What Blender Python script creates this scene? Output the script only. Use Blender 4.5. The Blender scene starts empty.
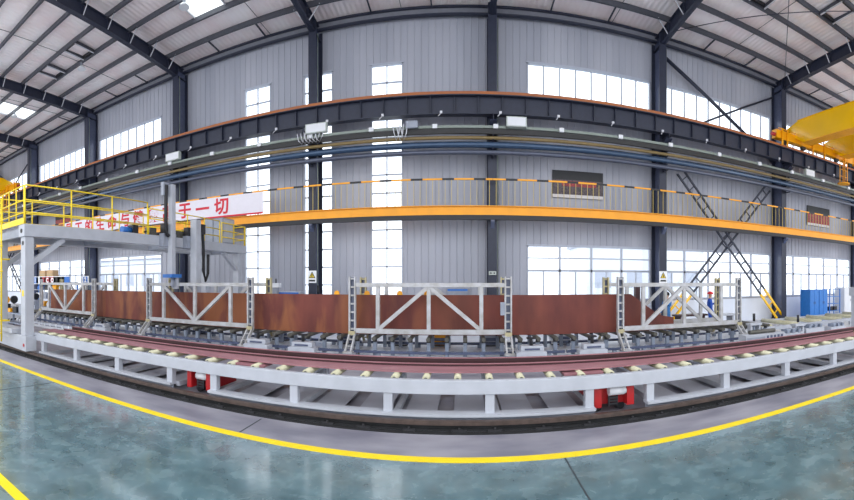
import bpy, math, random
from math import sin, cos, tan, pi, radians, hypot, atan2
from mathutils import Vector, Matrix
random.seed(7)
SC = bpy.context.scene
COL = SC.collection
F, XC, YH, EYE = 415.6, 464.0, 282.0, 2.2        # panorama: pixels per radian, centre column, horizon row, eye height


def WX(x, Y): return Y * tan((x - XC) / F)
def WZ(x, y, Y): return EYE + (YH - y) / F * Y / cos((x - XC) / F)
def lin(c): return tuple(((v / 255) / 12.92 if v / 255 <= .04045 else ((v / 255 + .055) / 1.055) ** 2.4) for v in c)


# ------------------------------------------------------------------ materials
MATS = {}


def mat(name, rgb, rough=.5, metal=0., var=.12, scale=6., bump=0., rgb2=None, stretch=(1, 1, 1), detail=4., spec=.5, coords='Object', coat=0.):
    m = bpy.data.materials.new(name); m.use_nodes = True
    nt = m.node_tree; b = nt.nodes['Principled BSDF']
    c1 = lin(rgb); c2 = lin(rgb2) if rgb2 else tuple(v * (1 - var) for v in c1)
    tc = nt.nodes.new('ShaderNodeTexCoord'); mp = nt.nodes.new('ShaderNodeMapping'); mp.inputs['Scale'].default_value = stretch
    no = nt.nodes.new('ShaderNodeTexNoise'); no.inputs['Scale'].default_value = scale; no.inputs['Detail'].default_value = detail
    cr = nt.nodes.new('ShaderNodeValToRGB')
    cr.color_ramp.elements[0].position = .35; cr.color_ramp.elements[0].color = (*c2, 1)
    cr.color_ramp.elements[1].position = .65; cr.color_ramp.elements[1].color = (*c1, 1)
    L = nt.links.new
    L(tc.outputs[coords], mp.inputs['Vector']); L(mp.outputs[0], no.inputs['Vector'])
    L(no.outputs['Fac'], cr.inputs['Fac']); L(cr.outputs[0], b.inputs['Base Color'])
    b.inputs['Roughness'].default_value = rough; b.inputs['Metallic'].default_value = metal
    b.inputs['Specular IOR Level'].default_value = spec
    if coat: b.inputs['Coat Weight'].default_value = coat; b.inputs['Coat Roughness'].default_value = .085
    if bump:
        bp = nt.nodes.new('ShaderNodeBump'); bp.inputs['Strength'].default_value = bump; bp.inputs['Distance'].default_value = .02
        L(no.outputs['Fac'], bp.inputs['Height']); L(bp.outputs[0], b.inputs['Normal'])
    MATS[name] = m
    return m


M = MATS
mat('steel_dark', (40, 45, 64), .5, 0., .18)
mat('steel_mid', (88, 95, 120), .25, 0., .15)
mat('purlin_grey', (74, 76, 86), .5, 0., .15)
mat('eave_grey', (118, 120, 130), .5, 0, .1)
mat('rod_white', (205, 206, 214), .5, 0, .08)
mat('white_paint', (180, 184, 194), .42, 0, .1, 3.)
mat('white_clean', (218, 220, 226), .4, 0, .05, 3.)
mat('grey_paint', (148, 154, 168), .45, 0, .14, 5.)
mat('conveyor_grey', (142, 152, 170), .42, 0.1, .2, 6.)
mat('frame_paint', (186, 187, 192), .45, 0, .12, 4., rgb2=(164, 162, 160))
mat('olive_pad', (186, 176, 140), .55, 0, .2, 8.)
mat('yellow_paint', (246, 214, 40), .4, 0, .1)
mat('baluster_pale', (206, 182, 96), .45, 0, .1)
mat('yellow_line', (248, 218, 14), .45, 0, .1, 3.)
mat('orange_yellow', (243, 165, 8), .38, 0, .08, 2.)
mat('crane_yellow', (252, 196, 6), .22, 0, .06, 1., coat=.4)
mat('rail_orange', (170, 98, 44), .55, 0, .3, 3., rgb2=(150, 90, 60), stretch=(.4, 4, 4))
mat('green_edge', (96, 140, 110), .5, 0, .1)
mat('black_paint', (34, 34, 40), .5, 0, .2)
mat('rubber', (40, 40, 44), .7, 0, .2)
mat('rail_rust', (88, 74, 68), .45, .3, .35, 9., .2)
mat('trench_black', (30, 31, 34), .8, 0, .5, 4.)
mat('red_primer', (160, 112, 119), .5, 0, .15, 3., rgb2=(144, 97, 105), stretch=(.5, 2, 2))
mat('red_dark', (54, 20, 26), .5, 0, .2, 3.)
mat('cart_red', (176, 28, 34), .4, 0, .2, 3.)
mat('roller_cream', (206, 202, 172), .4, .1, .15, 8.)
mat('roller_olive', (98, 96, 90), .4, .3, .25, 8.)
mat('pipe_pale', (126, 136, 130), .4, .1, .1)
mat('pipe_blue', (58, 80, 108), .22, .3, .12)
mat('pipe_yellow', (132, 112, 72), .45, 0, .15)
mat('pipe_grey', (84, 90, 108), .3, .3, .12)
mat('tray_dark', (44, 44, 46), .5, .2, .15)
mat('box_white', (176, 184, 180), .45, 0, .06)
mat('blue_cabinet', (44, 120, 200), .4, 0, .1)
mat('blue_motor', (40, 110, 190), .4, 0, .15)
mat('sign_white', (240, 242, 244), .5, 0, .03)
mat('sign_blue', (40, 110, 196), .5, 0, .1)
mat('sign_red', (196, 40, 56), .5, 0, .1)
mat('sign_dark', (30, 32, 38), .5, 0, .2)
mat('text_red', (206, 22, 50), .5, 0, .05)
mat('banner_white', (226, 222, 232), .6, 0, .03)
mat('caption_pale', (214, 210, 212), .6, 0, .1)
mat('cardboard', (206, 172, 132), .8, 0, .12)
mat('dark_glass', (30, 32, 38), .15, 0, .3)
mat('photo_print', (96, 78, 84), .4, 0, 0, 22., rgb2=(34, 34, 44), detail=6.)
mat('photo_red', (170, 40, 44), .4, 0, 0, 16., rgb2=(90, 30, 38), detail=6.)
mat('skin', (206, 160, 132), .6, 0, .08)
mat('hair', (30, 26, 26), .6, 0, .2)
mat('cloth_blue', (32, 84, 184), .8, 0, .2, 14.)
mat('cloth_light_blue', (60, 130, 200), .8, 0, .2, 14.)
mat('helmet_red', (222, 40, 48), .35, 0, .05)
mat('window_frame', (176, 182, 196), .45, 0, .06)
mat('dado_white', (222, 228, 240), .6, 0, .04, 2.)
mat('concrete', (152, 150, 160), .42, 0, .0, 1.4, rgb2=(116, 115, 128), detail=9., stretch=(.6, 1.4, 1))
mat('concrete_pale', (228, 231, 238), .35, 0, .0, 1.2, rgb2=(212, 216, 226), detail=8.)
mat('bed_sheet', (176, 178, 190), .55, 0, .1, 2.)
mat('outside_ground', (226, 228, 230), .8, 0, .06, .3)
mat('outside_wall', (222, 226, 232), .8, 0, .05, .5)
mat('panel_joint', (58, 66, 72), .7, 0, .2)


def wall_material():
    m = mat('wall_cladding', (170, 172, 184), .42, 0, .0, .5, rgb2=(154, 157, 170), detail=3., stretch=(1.5, 1, .15))
    return m


wall_material()


def ceiling_material():
    m = mat('ceiling_foil', (252, 246, 247), .3, .1, .0, .8, rgb2=(246, 230, 231), detail=5., stretch=(1, .5, 1))
    nt = m.node_tree; b = nt.nodes['Principled BSDF']; L = nt.links.new
    tc = nt.nodes.new('ShaderNodeTexCoord')
    w = nt.nodes.new('ShaderNodeTexWave'); w.wave_type = 'BANDS'; w.bands_direction = 'X'
    w.inputs['Scale'].default_value = 1.3; w.inputs['Distortion'].default_value = .8; w.inputs['Detail'].default_value = 2.
    L(tc.outputs['Object'], w.inputs['Vector'])
    bp = nt.nodes.new('ShaderNodeBump'); bp.inputs['Strength'].default_value = .35; bp.inputs['Distance'].default_value = .05
    L(w.outputs['Fac'], bp.inputs['Height']); L(bp.outputs[0], b.inputs['Normal'])


ceiling_material()


def epoxy_material():
    m = mat('epoxy_floor', (102, 132, 140), .15, 0, 0, 2.2, rgb2=(76, 104, 111), detail=10., spec=1., coat=.9, stretch=(1, 1.3, 1))
    nt = m.node_tree; b = nt.nodes['Principled BSDF']; L = nt.links.new
    base = next(n for n in nt.nodes if n.type == 'VALTORGB')
    no = nt.nodes.new('ShaderNodeTexNoise'); no.inputs['Scale'].default_value = 4.6; no.inputs['Detail'].default_value = 8.
    no.inputs['Distortion'].default_value = .4
    tc = next(n for n in nt.nodes if n.type == 'TEX_COORD'); L(tc.outputs['Object'], no.inputs['Vector'])
    r = nt.nodes.new('ShaderNodeValToRGB')
    r.color_ramp.elements[0].position = .38; r.color_ramp.elements[0].color = (.72, .8, .82, 1)
    r.color_ramp.elements[1].position = .66; r.color_ramp.elements[1].color = (1.18, 1.14, 1.12, 1)
    mx = nt.nodes.new('ShaderNodeMix'); mx.data_type = 'RGBA'; mx.blend_type = 'MULTIPLY'; mx.inputs['Factor'].default_value = 1.
    L(no.outputs['Fac'], r.inputs['Fac']); L(base.outputs[0], mx.inputs['A']); L(r.outputs[0], mx.inputs['B'])
    L(mx.outputs['Result'], b.inputs['Base Color'])
    rr = nt.nodes.new('ShaderNodeMapRange'); rr.inputs['To Min'].default_value = .17; rr.inputs['To Max'].default_value = .36
    L(no.outputs['Fac'], rr.inputs['Value']); L(rr.outputs[0], b.inputs['Roughness'])
    bp = nt.nodes.new('ShaderNodeBump'); bp.inputs['Strength'].default_value = .05; bp.inputs['Distance'].default_value = .02
    L(no.outputs['Fac'], bp.inputs['Height']); L(bp.outputs[0], b.inputs['Normal'])


epoxy_material()


def rust_material():
    m = mat('rust_plate', (118, 58, 48), .6, .1, 0, 1.1, rgb2=(92, 42, 38), detail=8., stretch=(1.6, 1, .5))
    nt = m.node_tree; b = nt.nodes['Principled BSDF']; L = nt.links.new
    base = next(n for n in nt.nodes if n.type == 'VALTORGB')
    tc = next(n for n in nt.nodes if n.type == 'TEX_COORD')
    mp = nt.nodes.new('ShaderNodeMapping'); mp.inputs['Scale'].default_value = (.8, 1, .22); mp.inputs['Location'].default_value = (3.1, 0, 0)
    no = nt.nodes.new('ShaderNodeTexNoise'); no.inputs['Scale'].default_value = 1.6; no.inputs['Detail'].default_value = 7.; no.inputs['Distortion'].default_value = .6
    L(tc.outputs['Object'], mp.inputs['Vector']); L(mp.outputs[0], no.inputs['Vector'])
    r = nt.nodes.new('ShaderNodeValToRGB')
    r.color_ramp.elements[0].position = .45; r.color_ramp.elements[0].color = (0, 0, 0, 1)
    r.color_ramp.elements[1].position = .6; r.color_ramp.elements[1].color = (1, 1, 1, 1)
    mx = nt.nodes.new('ShaderNodeMix'); mx.data_type = 'RGBA'
    mx.inputs['B'].default_value = (*lin((150, 92, 56)), 1)
    sx = nt.nodes.new('ShaderNodeSeparateXYZ'); L(tc.outputs['Object'], sx.inputs[0])
    rm = nt.nodes.new('ShaderNodeMapRange'); rm.inputs['From Min'].default_value = 2.0; rm.inputs['From Max'].default_value = 6.5
    rm.inputs['To Min'].default_value = .75; rm.inputs['To Max'].default_value = .08; L(sx.outputs['X'], rm.inputs['Value'])
    mu = nt.nodes.new('ShaderNodeMath'); mu.operation = 'MULTIPLY'; L(rm.outputs[0], mu.inputs[1])
    L(no.outputs['Fac'], r.inputs['Fac']); L(r.outputs[0], mu.inputs[0]); L(mu.outputs[0], mx.inputs['Factor']); L(base.outputs[0], mx.inputs['A'])
    L(mx.outputs['Result'], b.inputs['Base Color'])


rust_material()


def glass_material():
    m = bpy.data.materials.new('window_glass'); m.use_nodes = True; nt = m.node_tree
    nt.nodes.remove(nt.nodes['Principled BSDF'])
    out = nt.nodes['Material Output']
    t = nt.nodes.new('ShaderNodeBsdfTransparent'); t.inputs['Color'].default_value = (.96, .98, 1, 1)
    g = nt.nodes.new('ShaderNodeBsdfGlossy'); g.inputs['Roughness'].default_value = .05
    lw = nt.nodes.new('ShaderNodeLayerWeight'); lw.inputs['Blend'].default_value = .5
    pw = nt.nodes.new('ShaderNodeMath'); pw.operation = 'POWER'; pw.inputs[1].default_value = 5
    nt.links.new(lw.outputs['Facing'], pw.inputs[0])
    fr = nt.nodes.new('ShaderNodeMath'); fr.operation = 'MULTIPLY_ADD'; fr.inputs[1].default_value = .5; fr.inputs[2].default_value = .03
    nt.links.new(pw.outputs[0], fr.inputs[0])
    mx = nt.nodes.new('ShaderNodeMixShader')
    nt.links.new(fr.outputs[0], mx.inputs[0]); nt.links.new(t.outputs[0], mx.inputs[1]); nt.links.new(g.outputs[0], mx.inputs[2])
    nt.links.new(mx.outputs[0], out.inputs['Surface'])
    MATS['window_glass'] = m
    s = bpy.data.materials.new('skylight_sheet'); s.use_nodes = True; nt = s.node_tree
    nt.nodes.remove(nt.nodes['Principled BSDF']); out = nt.nodes['Material Output']
    t = nt.nodes.new('ShaderNodeBsdfTransparent'); t.inputs['Color'].default_value = (.95, .98, .96, 1)
    d = nt.nodes.new('ShaderNodeBsdfTranslucent'); d.inputs['Color'].default_value = (.92, .96, .94, 1)
    mx = nt.nodes.new('ShaderNodeMixShader'); mx.inputs[0].default_value = .35
    nt.links.new(t.outputs[0], mx.inputs[1]); nt.links.new(d.outputs[0], mx.inputs[2]); nt.links.new(mx.outputs[0], out.inputs['Surface'])
    MATS['skylight_sheet'] = s


glass_material()

# ------------------------------------------------------------------ mesh building
ORG = {}


class MB:
    def __init__(s): s.v = []; s.f = []; s.sm = []

    def add(s, vs, fs, smooth=False):
        n = len(s.v); s.v += [tuple(v) for v in vs]
        for f in fs: s.f.append(tuple(i + n for i in f)); s.sm.append(smooth)
        return s

    def box(s, x0, x1, y0, y1, z0, z1):
        if x0 > x1: x0, x1 = x1, x0
        if y0 > y1: y0, y1 = y1, y0
        if z0 > z1: z0, z1 = z1, z0
        return s.add([(x0, y0, z0), (x1, y0, z0), (x1, y1, z0), (x0, y1, z0), (x0, y0, z1), (x1, y0, z1), (x1, y1, z1), (x0, y1, z1)],
                     [(3, 2, 1, 0), (4, 5, 6, 7), (0, 1, 5, 4), (1, 2, 6, 5), (2, 3, 7, 6), (3, 0, 4, 7)])

    def cbox(s, x, y, z, w, d, h): return s.box(x - w / 2, x + w / 2, y - d / 2, y + d / 2, z, z + h)

    def bar(s, a, b, w, h, up=(0, 0, 1)):
        a, b = Vector(a), Vector(b); d = (b - a).normalized(); up = Vector(up)
        if abs(d.dot(up)) > .98: up = Vector((0, 1, 0))
        r = d.cross(up).normalized() * (w / 2); u = r.cross(d).normalized() * (h / 2)
        return s.add([a - r - u, a + r - u, a + r + u, a - r + u, b - r - u, b + r - u, b + r + u, b - r + u],
                     [(0, 1, 2, 3), (7, 6, 5, 4), (4, 5, 1, 0), (5, 6, 2, 1), (6, 7, 3, 2), (7, 4, 0, 3)])

    def cyl(s, a, b, r, n=10, r2=None):
        a, b = Vector(a), Vector(b); d = (b - a).normalized(); r2 = r if r2 is None else r2
        up = Vector((0, 0, 1)) if abs(d.z) < .9 else Vector((1, 0, 0))
        p = d.cross(up).normalized(); q = d.cross(p)
        vs = []
        for c, rr in ((a, r), (b, r2)):
            for i in range(n):
                t = 2 * pi * i / n; vs.append(c + p * (cos(t) * rr) + q * (sin(t) * rr))
        fs = [(i, (i + 1) % n, n + (i + 1) % n, n + i) for i in range(n)]
        s.add(vs, fs, True)
        k = len(s.v) - 2 * n
        s.f.append(tuple(k + i for i in reversed(range(n)))); s.sm.append(False)
        s.f.append(tuple(k + n + i for i in range(n))); s.sm.append(False)
        return s

    def tube(s, pts, r, n=8):
        pts = [Vector(p) for p in pts]
        rings = []
        for i, p in enumerate(pts):
            d = (pts[min(i + 1, len(pts) - 1)] - pts[max(i - 1, 0)]).normalized()
            up = Vector((0, 0, 1)) if abs(d.z) < .9 else Vector((1, 0, 0))
            a = d.cross(up).normalized(); b = d.cross(a)
            rings.append([p + a * (cos(2 * pi * k / n) * r) + b * (sin(2 * pi * k / n) * r) for k in range(n)])
        vs = [v for ring in rings for v in ring]
        fs = [(i * n + k, i * n + (k + 1) % n, (i + 1) * n + (k + 1) % n, (i + 1) * n + k) for i in range(len(pts) - 1) for k in range(n)]
        return s.add(vs, fs, True)

    def prism(s, poly, axis, a, b):
        def P(p, t): return {'x': (t, p[0], p[1]), 'y': (p[0], t, p[1]), 'z': (p[0], p[1], t)}[axis]
        n = len(poly)
        vs = [P(p, a) for p in poly] + [P(p, b) for p in poly]
        fs = [(i, (i + 1) % n, n + (i + 1) % n, n + i) for i in range(n)] + [tuple(reversed(range(n))), tuple(range(n, 2 * n))]
        return s.add(vs, fs)

    def ball(s, c, r, n=10, sx=1, sy=1, sz=1):
        vs = []; fs = []; h = n // 2
        for i in range(h + 1):
            for k in range(n):
                t = pi * i / h; u = 2 * pi * k / n
                vs.append((c[0] + r * sx * sin(t) * cos(u), c[1] + r * sy * sin(t) * sin(u), c[2] + r * sz * cos(t)))
        for i in range(h):
            for k in range(n):
                fs.append((i * n + k, (i + 1) * n + k, (i + 1) * n + (k + 1) % n, i * n + (k + 1) % n))
        return s.add(vs, fs, True)

    def rot(s, M4):
        s.v = [tuple(M4 @ Vector(v)) for v in s.v]; return s

    def build(s, name, m, parent=None, bevel=0.):
        """Vertices are given in world coordinates of the moment; the object's origin goes to its thing's base."""
        if parent is None:
            xs, ys, zs = zip(*s.v)
            o0 = Vector(((min(xs) + max(xs)) / 2, (min(ys) + max(ys)) / 2, min(zs)))
        else:
            o0 = ORG[parent.name]
        me = bpy.data.meshes.new(name)
        me.from_pydata([tuple(Vector(v) - o0) for v in s.v], [], s.f)
        me.polygons.foreach_set('use_smooth', s.sm)
        me.materials.append(M[m]); me.validate(); me.update()
        import bmesh
        bm = bmesh.new(); bm.from_mesh(me); bmesh.ops.recalc_face_normals(bm, faces=bm.faces); bm.to_mesh(me); bm.free()
        o = bpy.data.objects.new(name, me); COL.objects.link(o)
        if parent is None: o.location = o0
        else: o.parent = parent
        ORG[o.name] = o0
        if bevel:
            b = o.modifiers.new('edge', 'BEVEL'); b.width = bevel; b.segments = 2; b.limit_method = 'ANGLE'
        return o


def tag(o, label=None, cat=None, group=None, kind=None):
    if label: o['label'] = label
    if cat: o['category'] = cat
    if group: o['group'] = group
    if kind: o['kind'] = kind
    return o


def root(name, loc, label, cat, group=None, kind=None):
    o = bpy.data.objects.new(name, None); COL.objects.link(o); o.location = loc; o.empty_display_size = .1
    ORG[o.name] = Vector(loc)
    return tag(o, label, cat, group, kind)


def copy_tree(o, parent=None):
    c = o.copy(); COL.objects.link(c)
    if parent is not None: c.parent = parent
    for ch in list(o.children): copy_tree(ch, c)
    return c


def struct(mb, name, m, label=None, cat=None, parent=None):
    o = mb.build(name, m, parent)
    if parent is None: o['kind'] = 'structure'
    return tag(o, label, cat)


def hole_cells(u0, u1, w0, w1, holes):
    """Rectangles that fill u0..u1 x w0..w1 around the holes (a0, a1, b0, b1)."""
    us = sorted({u0, u1, *[h[0] for h in holes], *[h[1] for h in holes]}); us = [u for u in us if u0 <= u <= u1]
    out = []
    for a, b in zip(us, us[1:]):
        mid = (a + b) / 2
        hs = sorted((h[2], h[3]) for h in holes if h[0] < mid < h[1])
        z = w0
        for h0, h1 in hs:
            if h0 > z: out.append((a, b, z, h0))
            z = max(z, h1)
        if z < w1: out.append((a, b, z, w1))
    return out


ORD = ['first', 'second', 'third', 'fourth', 'fifth', 'sixth', 'seventh', 'eighth', 'ninth', 'tenth', 'eleventh', 'twelfth', 'thirteenth', 'fourteenth', 'fifteenth', 'sixteenth', 'seventeenth', 'eighteenth', 'nineteenth', 'twentieth']

# ------------------------------------------------------------------ setting
X0, X1 = -52.0, 38.0
YW = 18.75
BAY, C0 = 8.026, -30.885
def CX(k): return C0 + BAY * k
def roof(Y): return 14.5 + .06 * (18.75 - Y)
YR = 5.2                                           # the roof is built this far towards the camera

# floor
mb = MB(); mb.add([(X0, .6, 0), (X1, .6, 0), (X1, 5.2, 0), (X0, 5.2, 0)], [(0, 1, 2, 3)])
struct(mb, 'floor', 'epoxy_floor', 'glossy blue green epoxy floor of the aisle in front of the line', 'floor')
mb = MB(); mb.add([(X0, 5.2, 0), (X1, 5.2, 0), (X1, 10.6, 0), (X0, 10.6, 0)], [(0, 1, 2, 3)])
struct(mb, 'floor_concrete', 'concrete', 'bare grey concrete strip beside the floor rail', 'floor')
mb = MB(); mb.add([(X0, 10.6, 0), (X1, 10.6, 0), (X1, YW, 0), (X0, YW, 0)], [(0, 1, 2, 3)])
struct(mb, 'floor_pale', 'concrete_pale', 'pale concrete floor under the machinery up to the wall', 'floor')
mb = MB(); mb.add([(X0, -14, 0), (X1, -14, 0), (X1, .6, 0), (X0, .6, 0)], [(0, 1, 2, 3)])
struct(mb, 'floor_bounce', 'concrete_pale', 'unseen pale floor added behind the view to bounce light upward', 'floor')  # out of view, added pale to throw light up onto the ceiling
struct(MB().box(X0, X1, 5.05, 5.2, .0, .004), 'trim_1', 'yellow_line', 'yellow floor line along the grey concrete strip', 'floor line')
struct(MB().box(X0, X1, 1.98, 2.1, .0, .004), 'trim_2', 'yellow_line', 'yellow floor line in the near corner of the aisle', 'floor line')
mb = MB()
for a, b in (((1.25, 5.04), (1.25, .7)), ((-3.13, 5.22), (-3.13, 5.9)), ((-7.6, 5.04), (-7.6, .7)), ((9.9, 5.22), (9.9, 5.9))):
    mb.bar((*a, .001), (*b, .001), .02, .004)
struct(mb, 'trim_3', 'panel_joint', 'thin dark joints cut in the floor', 'floor joint')
struct(MB().box(X0, X1, 5.97, 6.09, 0, .006), 'trim_4', 'trench_black', 'black oily gutter beside the floor rail', 'gutter')
# outside
mb = MB(); mb.add([(X0 - 40, YW + .3, -.1), (X1 + 40, YW + .3, -.1), (X1 + 40, 110, -.1), (X0 - 40, 110, -.1)], [(0, 1, 2, 3)])
struct(mb, 'ground_outside', 'outside_ground', 'pale paved yard outside the windows', 'ground')

# back wall with openings
WL = WX(162, YW); WR = WX(527, YW)
UZ0, UZ1, LZ0, LZ1 = 10.1, 12.2, 1.32, 3.87
holes = []
wins = []     # x0,x1,z0,z1,style
edges_l = [(-46.6, -39.2), (-38.6, -31.2), (-30.6, -23.15), (-22.55, WL)]
edges_r = [(WR, 9.0), (9.5, 17.0), (17.5, 25.05), (25.55, 33.0)]
for e in edges_l + edges_r:
    wins.append((*e, UZ0, UZ1, 'upper')); wins.append((*e, LZ0, LZ1, 'lower'))
for a, b in ((245, 271), (304, 333), (371, 403)):
    wins.append((WX(a, YW), WX(b, YW), 1.4, UZ1, 'tall'))
holes = [w[:4] for w in wins]
mb = MB()
for a, b, c, d in hole_cells(X0, X1, 0, 14.45, [(X0, X1, 0, 1.25)] + holes): mb.box(a, b, YW, YW + .12, c, d)
# standing ribs of the cladding
x = X0 + .15
while x < X1:
    segs = hole_cells(x - .02, x + .02, 1.25, 14.45, [h for h in holes if h[0] - .03 < x < h[1] + .03 for h in [(x - .05, x + .05, h[2], h[3])]])
    done = set()
    for a, b, c, d in segs:
        if (c, d) in done: continue
        done.add((c, d)); mb.prism([(x - .022, YW), (x - .010, YW - .022), (x + .010, YW - .022), (x + .022, YW)], 'z', c, d)
    x += .32
struct(mb, 'wall_back', 'wall_cladding', 'ribbed pale grey metal wall behind the production line', 'wall')
mb = MB(); mb.box(X0, X1, YW - .03, YW + .12, 0, 1.25)
struct(mb, 'wall_back_lower', 'dado_white', 'low white wall band beneath the windows', 'wall')
# windows
for i, (a, b, z0, z1, st) in enumerate(wins):
    fr = MB(); t = .055
    fr.box(a, b, YW - .04, YW + .1, z0, z0 + t); fr.box(a, b, YW - .04, YW + .1, z1 - t, z1)
    fr.box(a, a + t, YW - .04, YW + .1, z0, z1); fr.box(b - t, b, YW - .04, YW + .1, z0, z1)
    if st == 'upper':
        n = max(1, round((b - a) / .78))
        for k in range(1, n): xx = a + (b - a) * k / n; fr.box(xx - .03, xx + .03, YW - .01, YW + .07, z0, z1)
    elif st == 'tall':
        xx = (a + b) / 2; fr.box(xx - .025, xx + .025, YW - .01, YW + .07, z0, z1)
        for k in range(1, 13):
            zz = z1 - .845 * k; fr.box(a, b, YW - .01, YW + .07, zz - .03, zz + .03)
    else:
        n = max(1, round((b - a) / 1.56))
        for k in range(1, n): xx = a + (b - a) * k / n; fr.box(xx - .05, xx + .05, YW - .02, YW + .08, z0, z1)
        zm = 2.72
        fr.box(a, b, YW - .02, YW + .08, zm - .05, zm + .05); fr.box(a, b, YW - .01, YW + .07, 3.27, 3.33)
        for k in range(n):
            xx = a + (b - a) * (k + .5) / n; fr.box(xx - .03, xx + .03, YW - .01, YW + .07, z0, zm)
    w = struct(fr, 'window_%d' % (i + 1), 'window_frame', None, None)
    gl = MB().box(a + .02, b - .02, YW + .028, YW + .034, z0 + .02, z1 - .02)
    gl.build('window_pane', 'window_glass', w)
    si = MB().box(a - .04, b + .04, YW - .06, YW + .1, z1, z1 + .05); si.build('window_trim', 'window_frame', w)

# ceiling with skylight holes
skx = [(CX(0) + 3.1, CX(0) + 4.9), (CX(2) + 3.0, CX(2) + 4.7), (CX(4) + 3.0, CX(4) + 4.7)]
sky = [(a, b, 12.0, 15.95) for a, b in skx]
mb = MB()
for a, b, c, d in hole_cells(X0, X1, YR, YW + .3, sky):
    zc, zd = roof(c), roof(d)
    mb.add([(a, c, zc), (b, c, zc), (b, d, zd), (a, d, zd), (a, c, zc + .1), (b, c, zc + .1), (b, d, zd + .1), (a, d, zd + .1)],
           [(3, 2, 1, 0), (4, 5, 6, 7), (0, 1, 5, 4), (1, 2, 6, 5), (2, 3, 7, 6), (3, 0, 4, 7)])
struct(mb, 'ceiling', 'ceiling_foil', 'sloping roof lined with crinkled pinkish silver foil', 'ceiling')
for i, (a, b, c, d) in enumerate(sky):
    m2 = MB(); zc, zd = roof(c), roof(d)
    m2.add([(a, c, zc + .03), (b, c, zc + .03), (b, d, zd + .03), (a, d, zd + .03)], [(3, 2, 1, 0)])
    s = struct(m2, 'window_skylight', 'skylight_sheet', 'milky skylight sheet in the roof, %s counting from the gantry end' % ORD[i], 'skylight')
    fm = MB()
    for xx in (a, b): fm.bar((xx, c, zc - .02), (xx, d, zd - .02), .06, .08)
    fm.build('skylight_trim', 'rod_white', s)

# purlins
PY = [17.1, 15.65, 14.2, 12.75, 11.3, 9.85, 8.4, 6.95, 5.5]
for i, y in enumerate(PY):
    z = roof(y) - .005
    m2 = MB(); m2.box(X0, X1, y - .012, y + .012, z - .27, z); m2.box(X0, X1, y - .085, y + .012, z - .285, z - .27); m2.box(X0, X1, y - .012, y + .075, z - .014, z)
    struct(m2, 'roof_purlin', 'purlin_grey', 'grey steel roof purlin, %s out from the back wall' % ORD[i], 'purlin')
eb = root('eave_beam', (0, 18.4, 14.05), 'dark eave beam along the top of the back wall', 'beam', None, 'structure')
MB().box(X0, X1, 18.46, 18.5, 14.12, 14.38).build('web', 'eave_grey', eb)
MB().box(X0, X1, 18.36, 18.52, 14.04, 14.12).build('lower_flange', 'steel_dark', eb)
MB().box(X0, X1, 18.36, 18.52, 14.38, 14.46).build('upper_flange', 'steel_dark', eb)
for k in range(-1, 7):
    for t in (.33, .67):
        x = CX(k) + BAY * t
        MB().bar((x, 18.36, 14.36), (x, PY[0] + .013, roof(PY[0]) - .16), .06, .06).build('strut', 'steel_dark', eb)

# columns and rafters
KS = list(range(-1, 8))
names = {-2: 'far beyond the gantry', -1: 'just past the yellow crane end by the gantry', 0: 'seen past the gantry ladder', 1: 'behind the signboard rack',
         2: 'behind the gantry masts and the red lettered banner', 3: 'with a warning sign between tall windows', 4: 'near the middle of the hall',
         5: 'with a warning sign beside the crossing laced braces', 6: 'between the laced braces and the blue cabinets', 7: 'just past the yellow bridge crane', 8: 'far beyond the bridge crane'}
for k in KS:
    x = CX(k)
    r = root('steel_column', (x, 18.45, 0), 'dark steel wall column ' + names[k], 'column', None, 'structure')
    MB().box(x - .19, x + .19, 17.8, 17.825, .03, 14.2).build('column_flange', 'steel_dark', r)
    MB().box(x - .19, x + .19, 18.66, 18.685, .03, 14.05).build('column_flange', 'steel_dark', r)
    MB().box(x - .012, x + .012, 17.825, 18.66, .03, 14.05).build('column_web', 'steel_mid', r)  # same paint as the flanges; the web's lit look is put into a lighter colour
    MB().box(x - .25, x + .25, 17.74, 18.7, 0, .03).build('base_plate', 'steel_dark', r)
    c = MB(); c.prism([(17.8, 8.5), (17.8, 9.18), (17.15, 9.18), (17.15, 8.95)], 'x', x - .012, x + .012)
    c.box(x - .16, x + .16, 17.15, 17.8, 9.165, 9.19); c.bar((x, 17.8, 8.5), (x, 17.15, 8.94), .32, .025)
    c.build('corbel', 'steel_dark', r)
    MB().cyl((x + .23, 17.9, 1.2), (x + .23, 17.9, 13.6), .025, 8).build('conduit', 'pipe_pale', r)
r0 = None
braces = MB()
for k in KS:
    x = CX(k)
    r = root('roof_rafter', (x, 18.2, 13.65), 'dark steel roof rafter above the column ' + names[k], 'rafter', None, 'structure')
    def bot(Y): return 13.65 + max(0, 18.2 - Y) * .062
    ys = [18.66, YR]
    w = MB(); w.prism([(18.66, 13.6), (18.66, roof(18.66) - .25), (YR, roof(YR) - .25), (YR, bot(YR))], 'x', x - .01, x + .01)
    for yy in PY: w.box(x - .1, x + .1, yy - .006, yy + .006, bot(yy) + .02, roof(yy) - .27)
    w.build('rafter_web', 'steel_dark', r)
    MB().bar((x, 18.66, 13.64), (x, YR, bot(YR) - .01), .27, .025).build('bottom_flange', 'steel_dark', r)
    MB().bar((x, 18.66, roof(18.66) - .255), (x, YR, roof(YR) - .255), .25, .025).build('top_flange', 'steel_dark', r)
    for yy in PY[:-1]:
        for s in (-1, 1):
            MB().bar((x + s * .11, yy, bot(yy) + .04), (x + s * .62, yy, roof(yy) - .2), .035, .035).build('fly_brace', 'rod_white', r)
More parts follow.
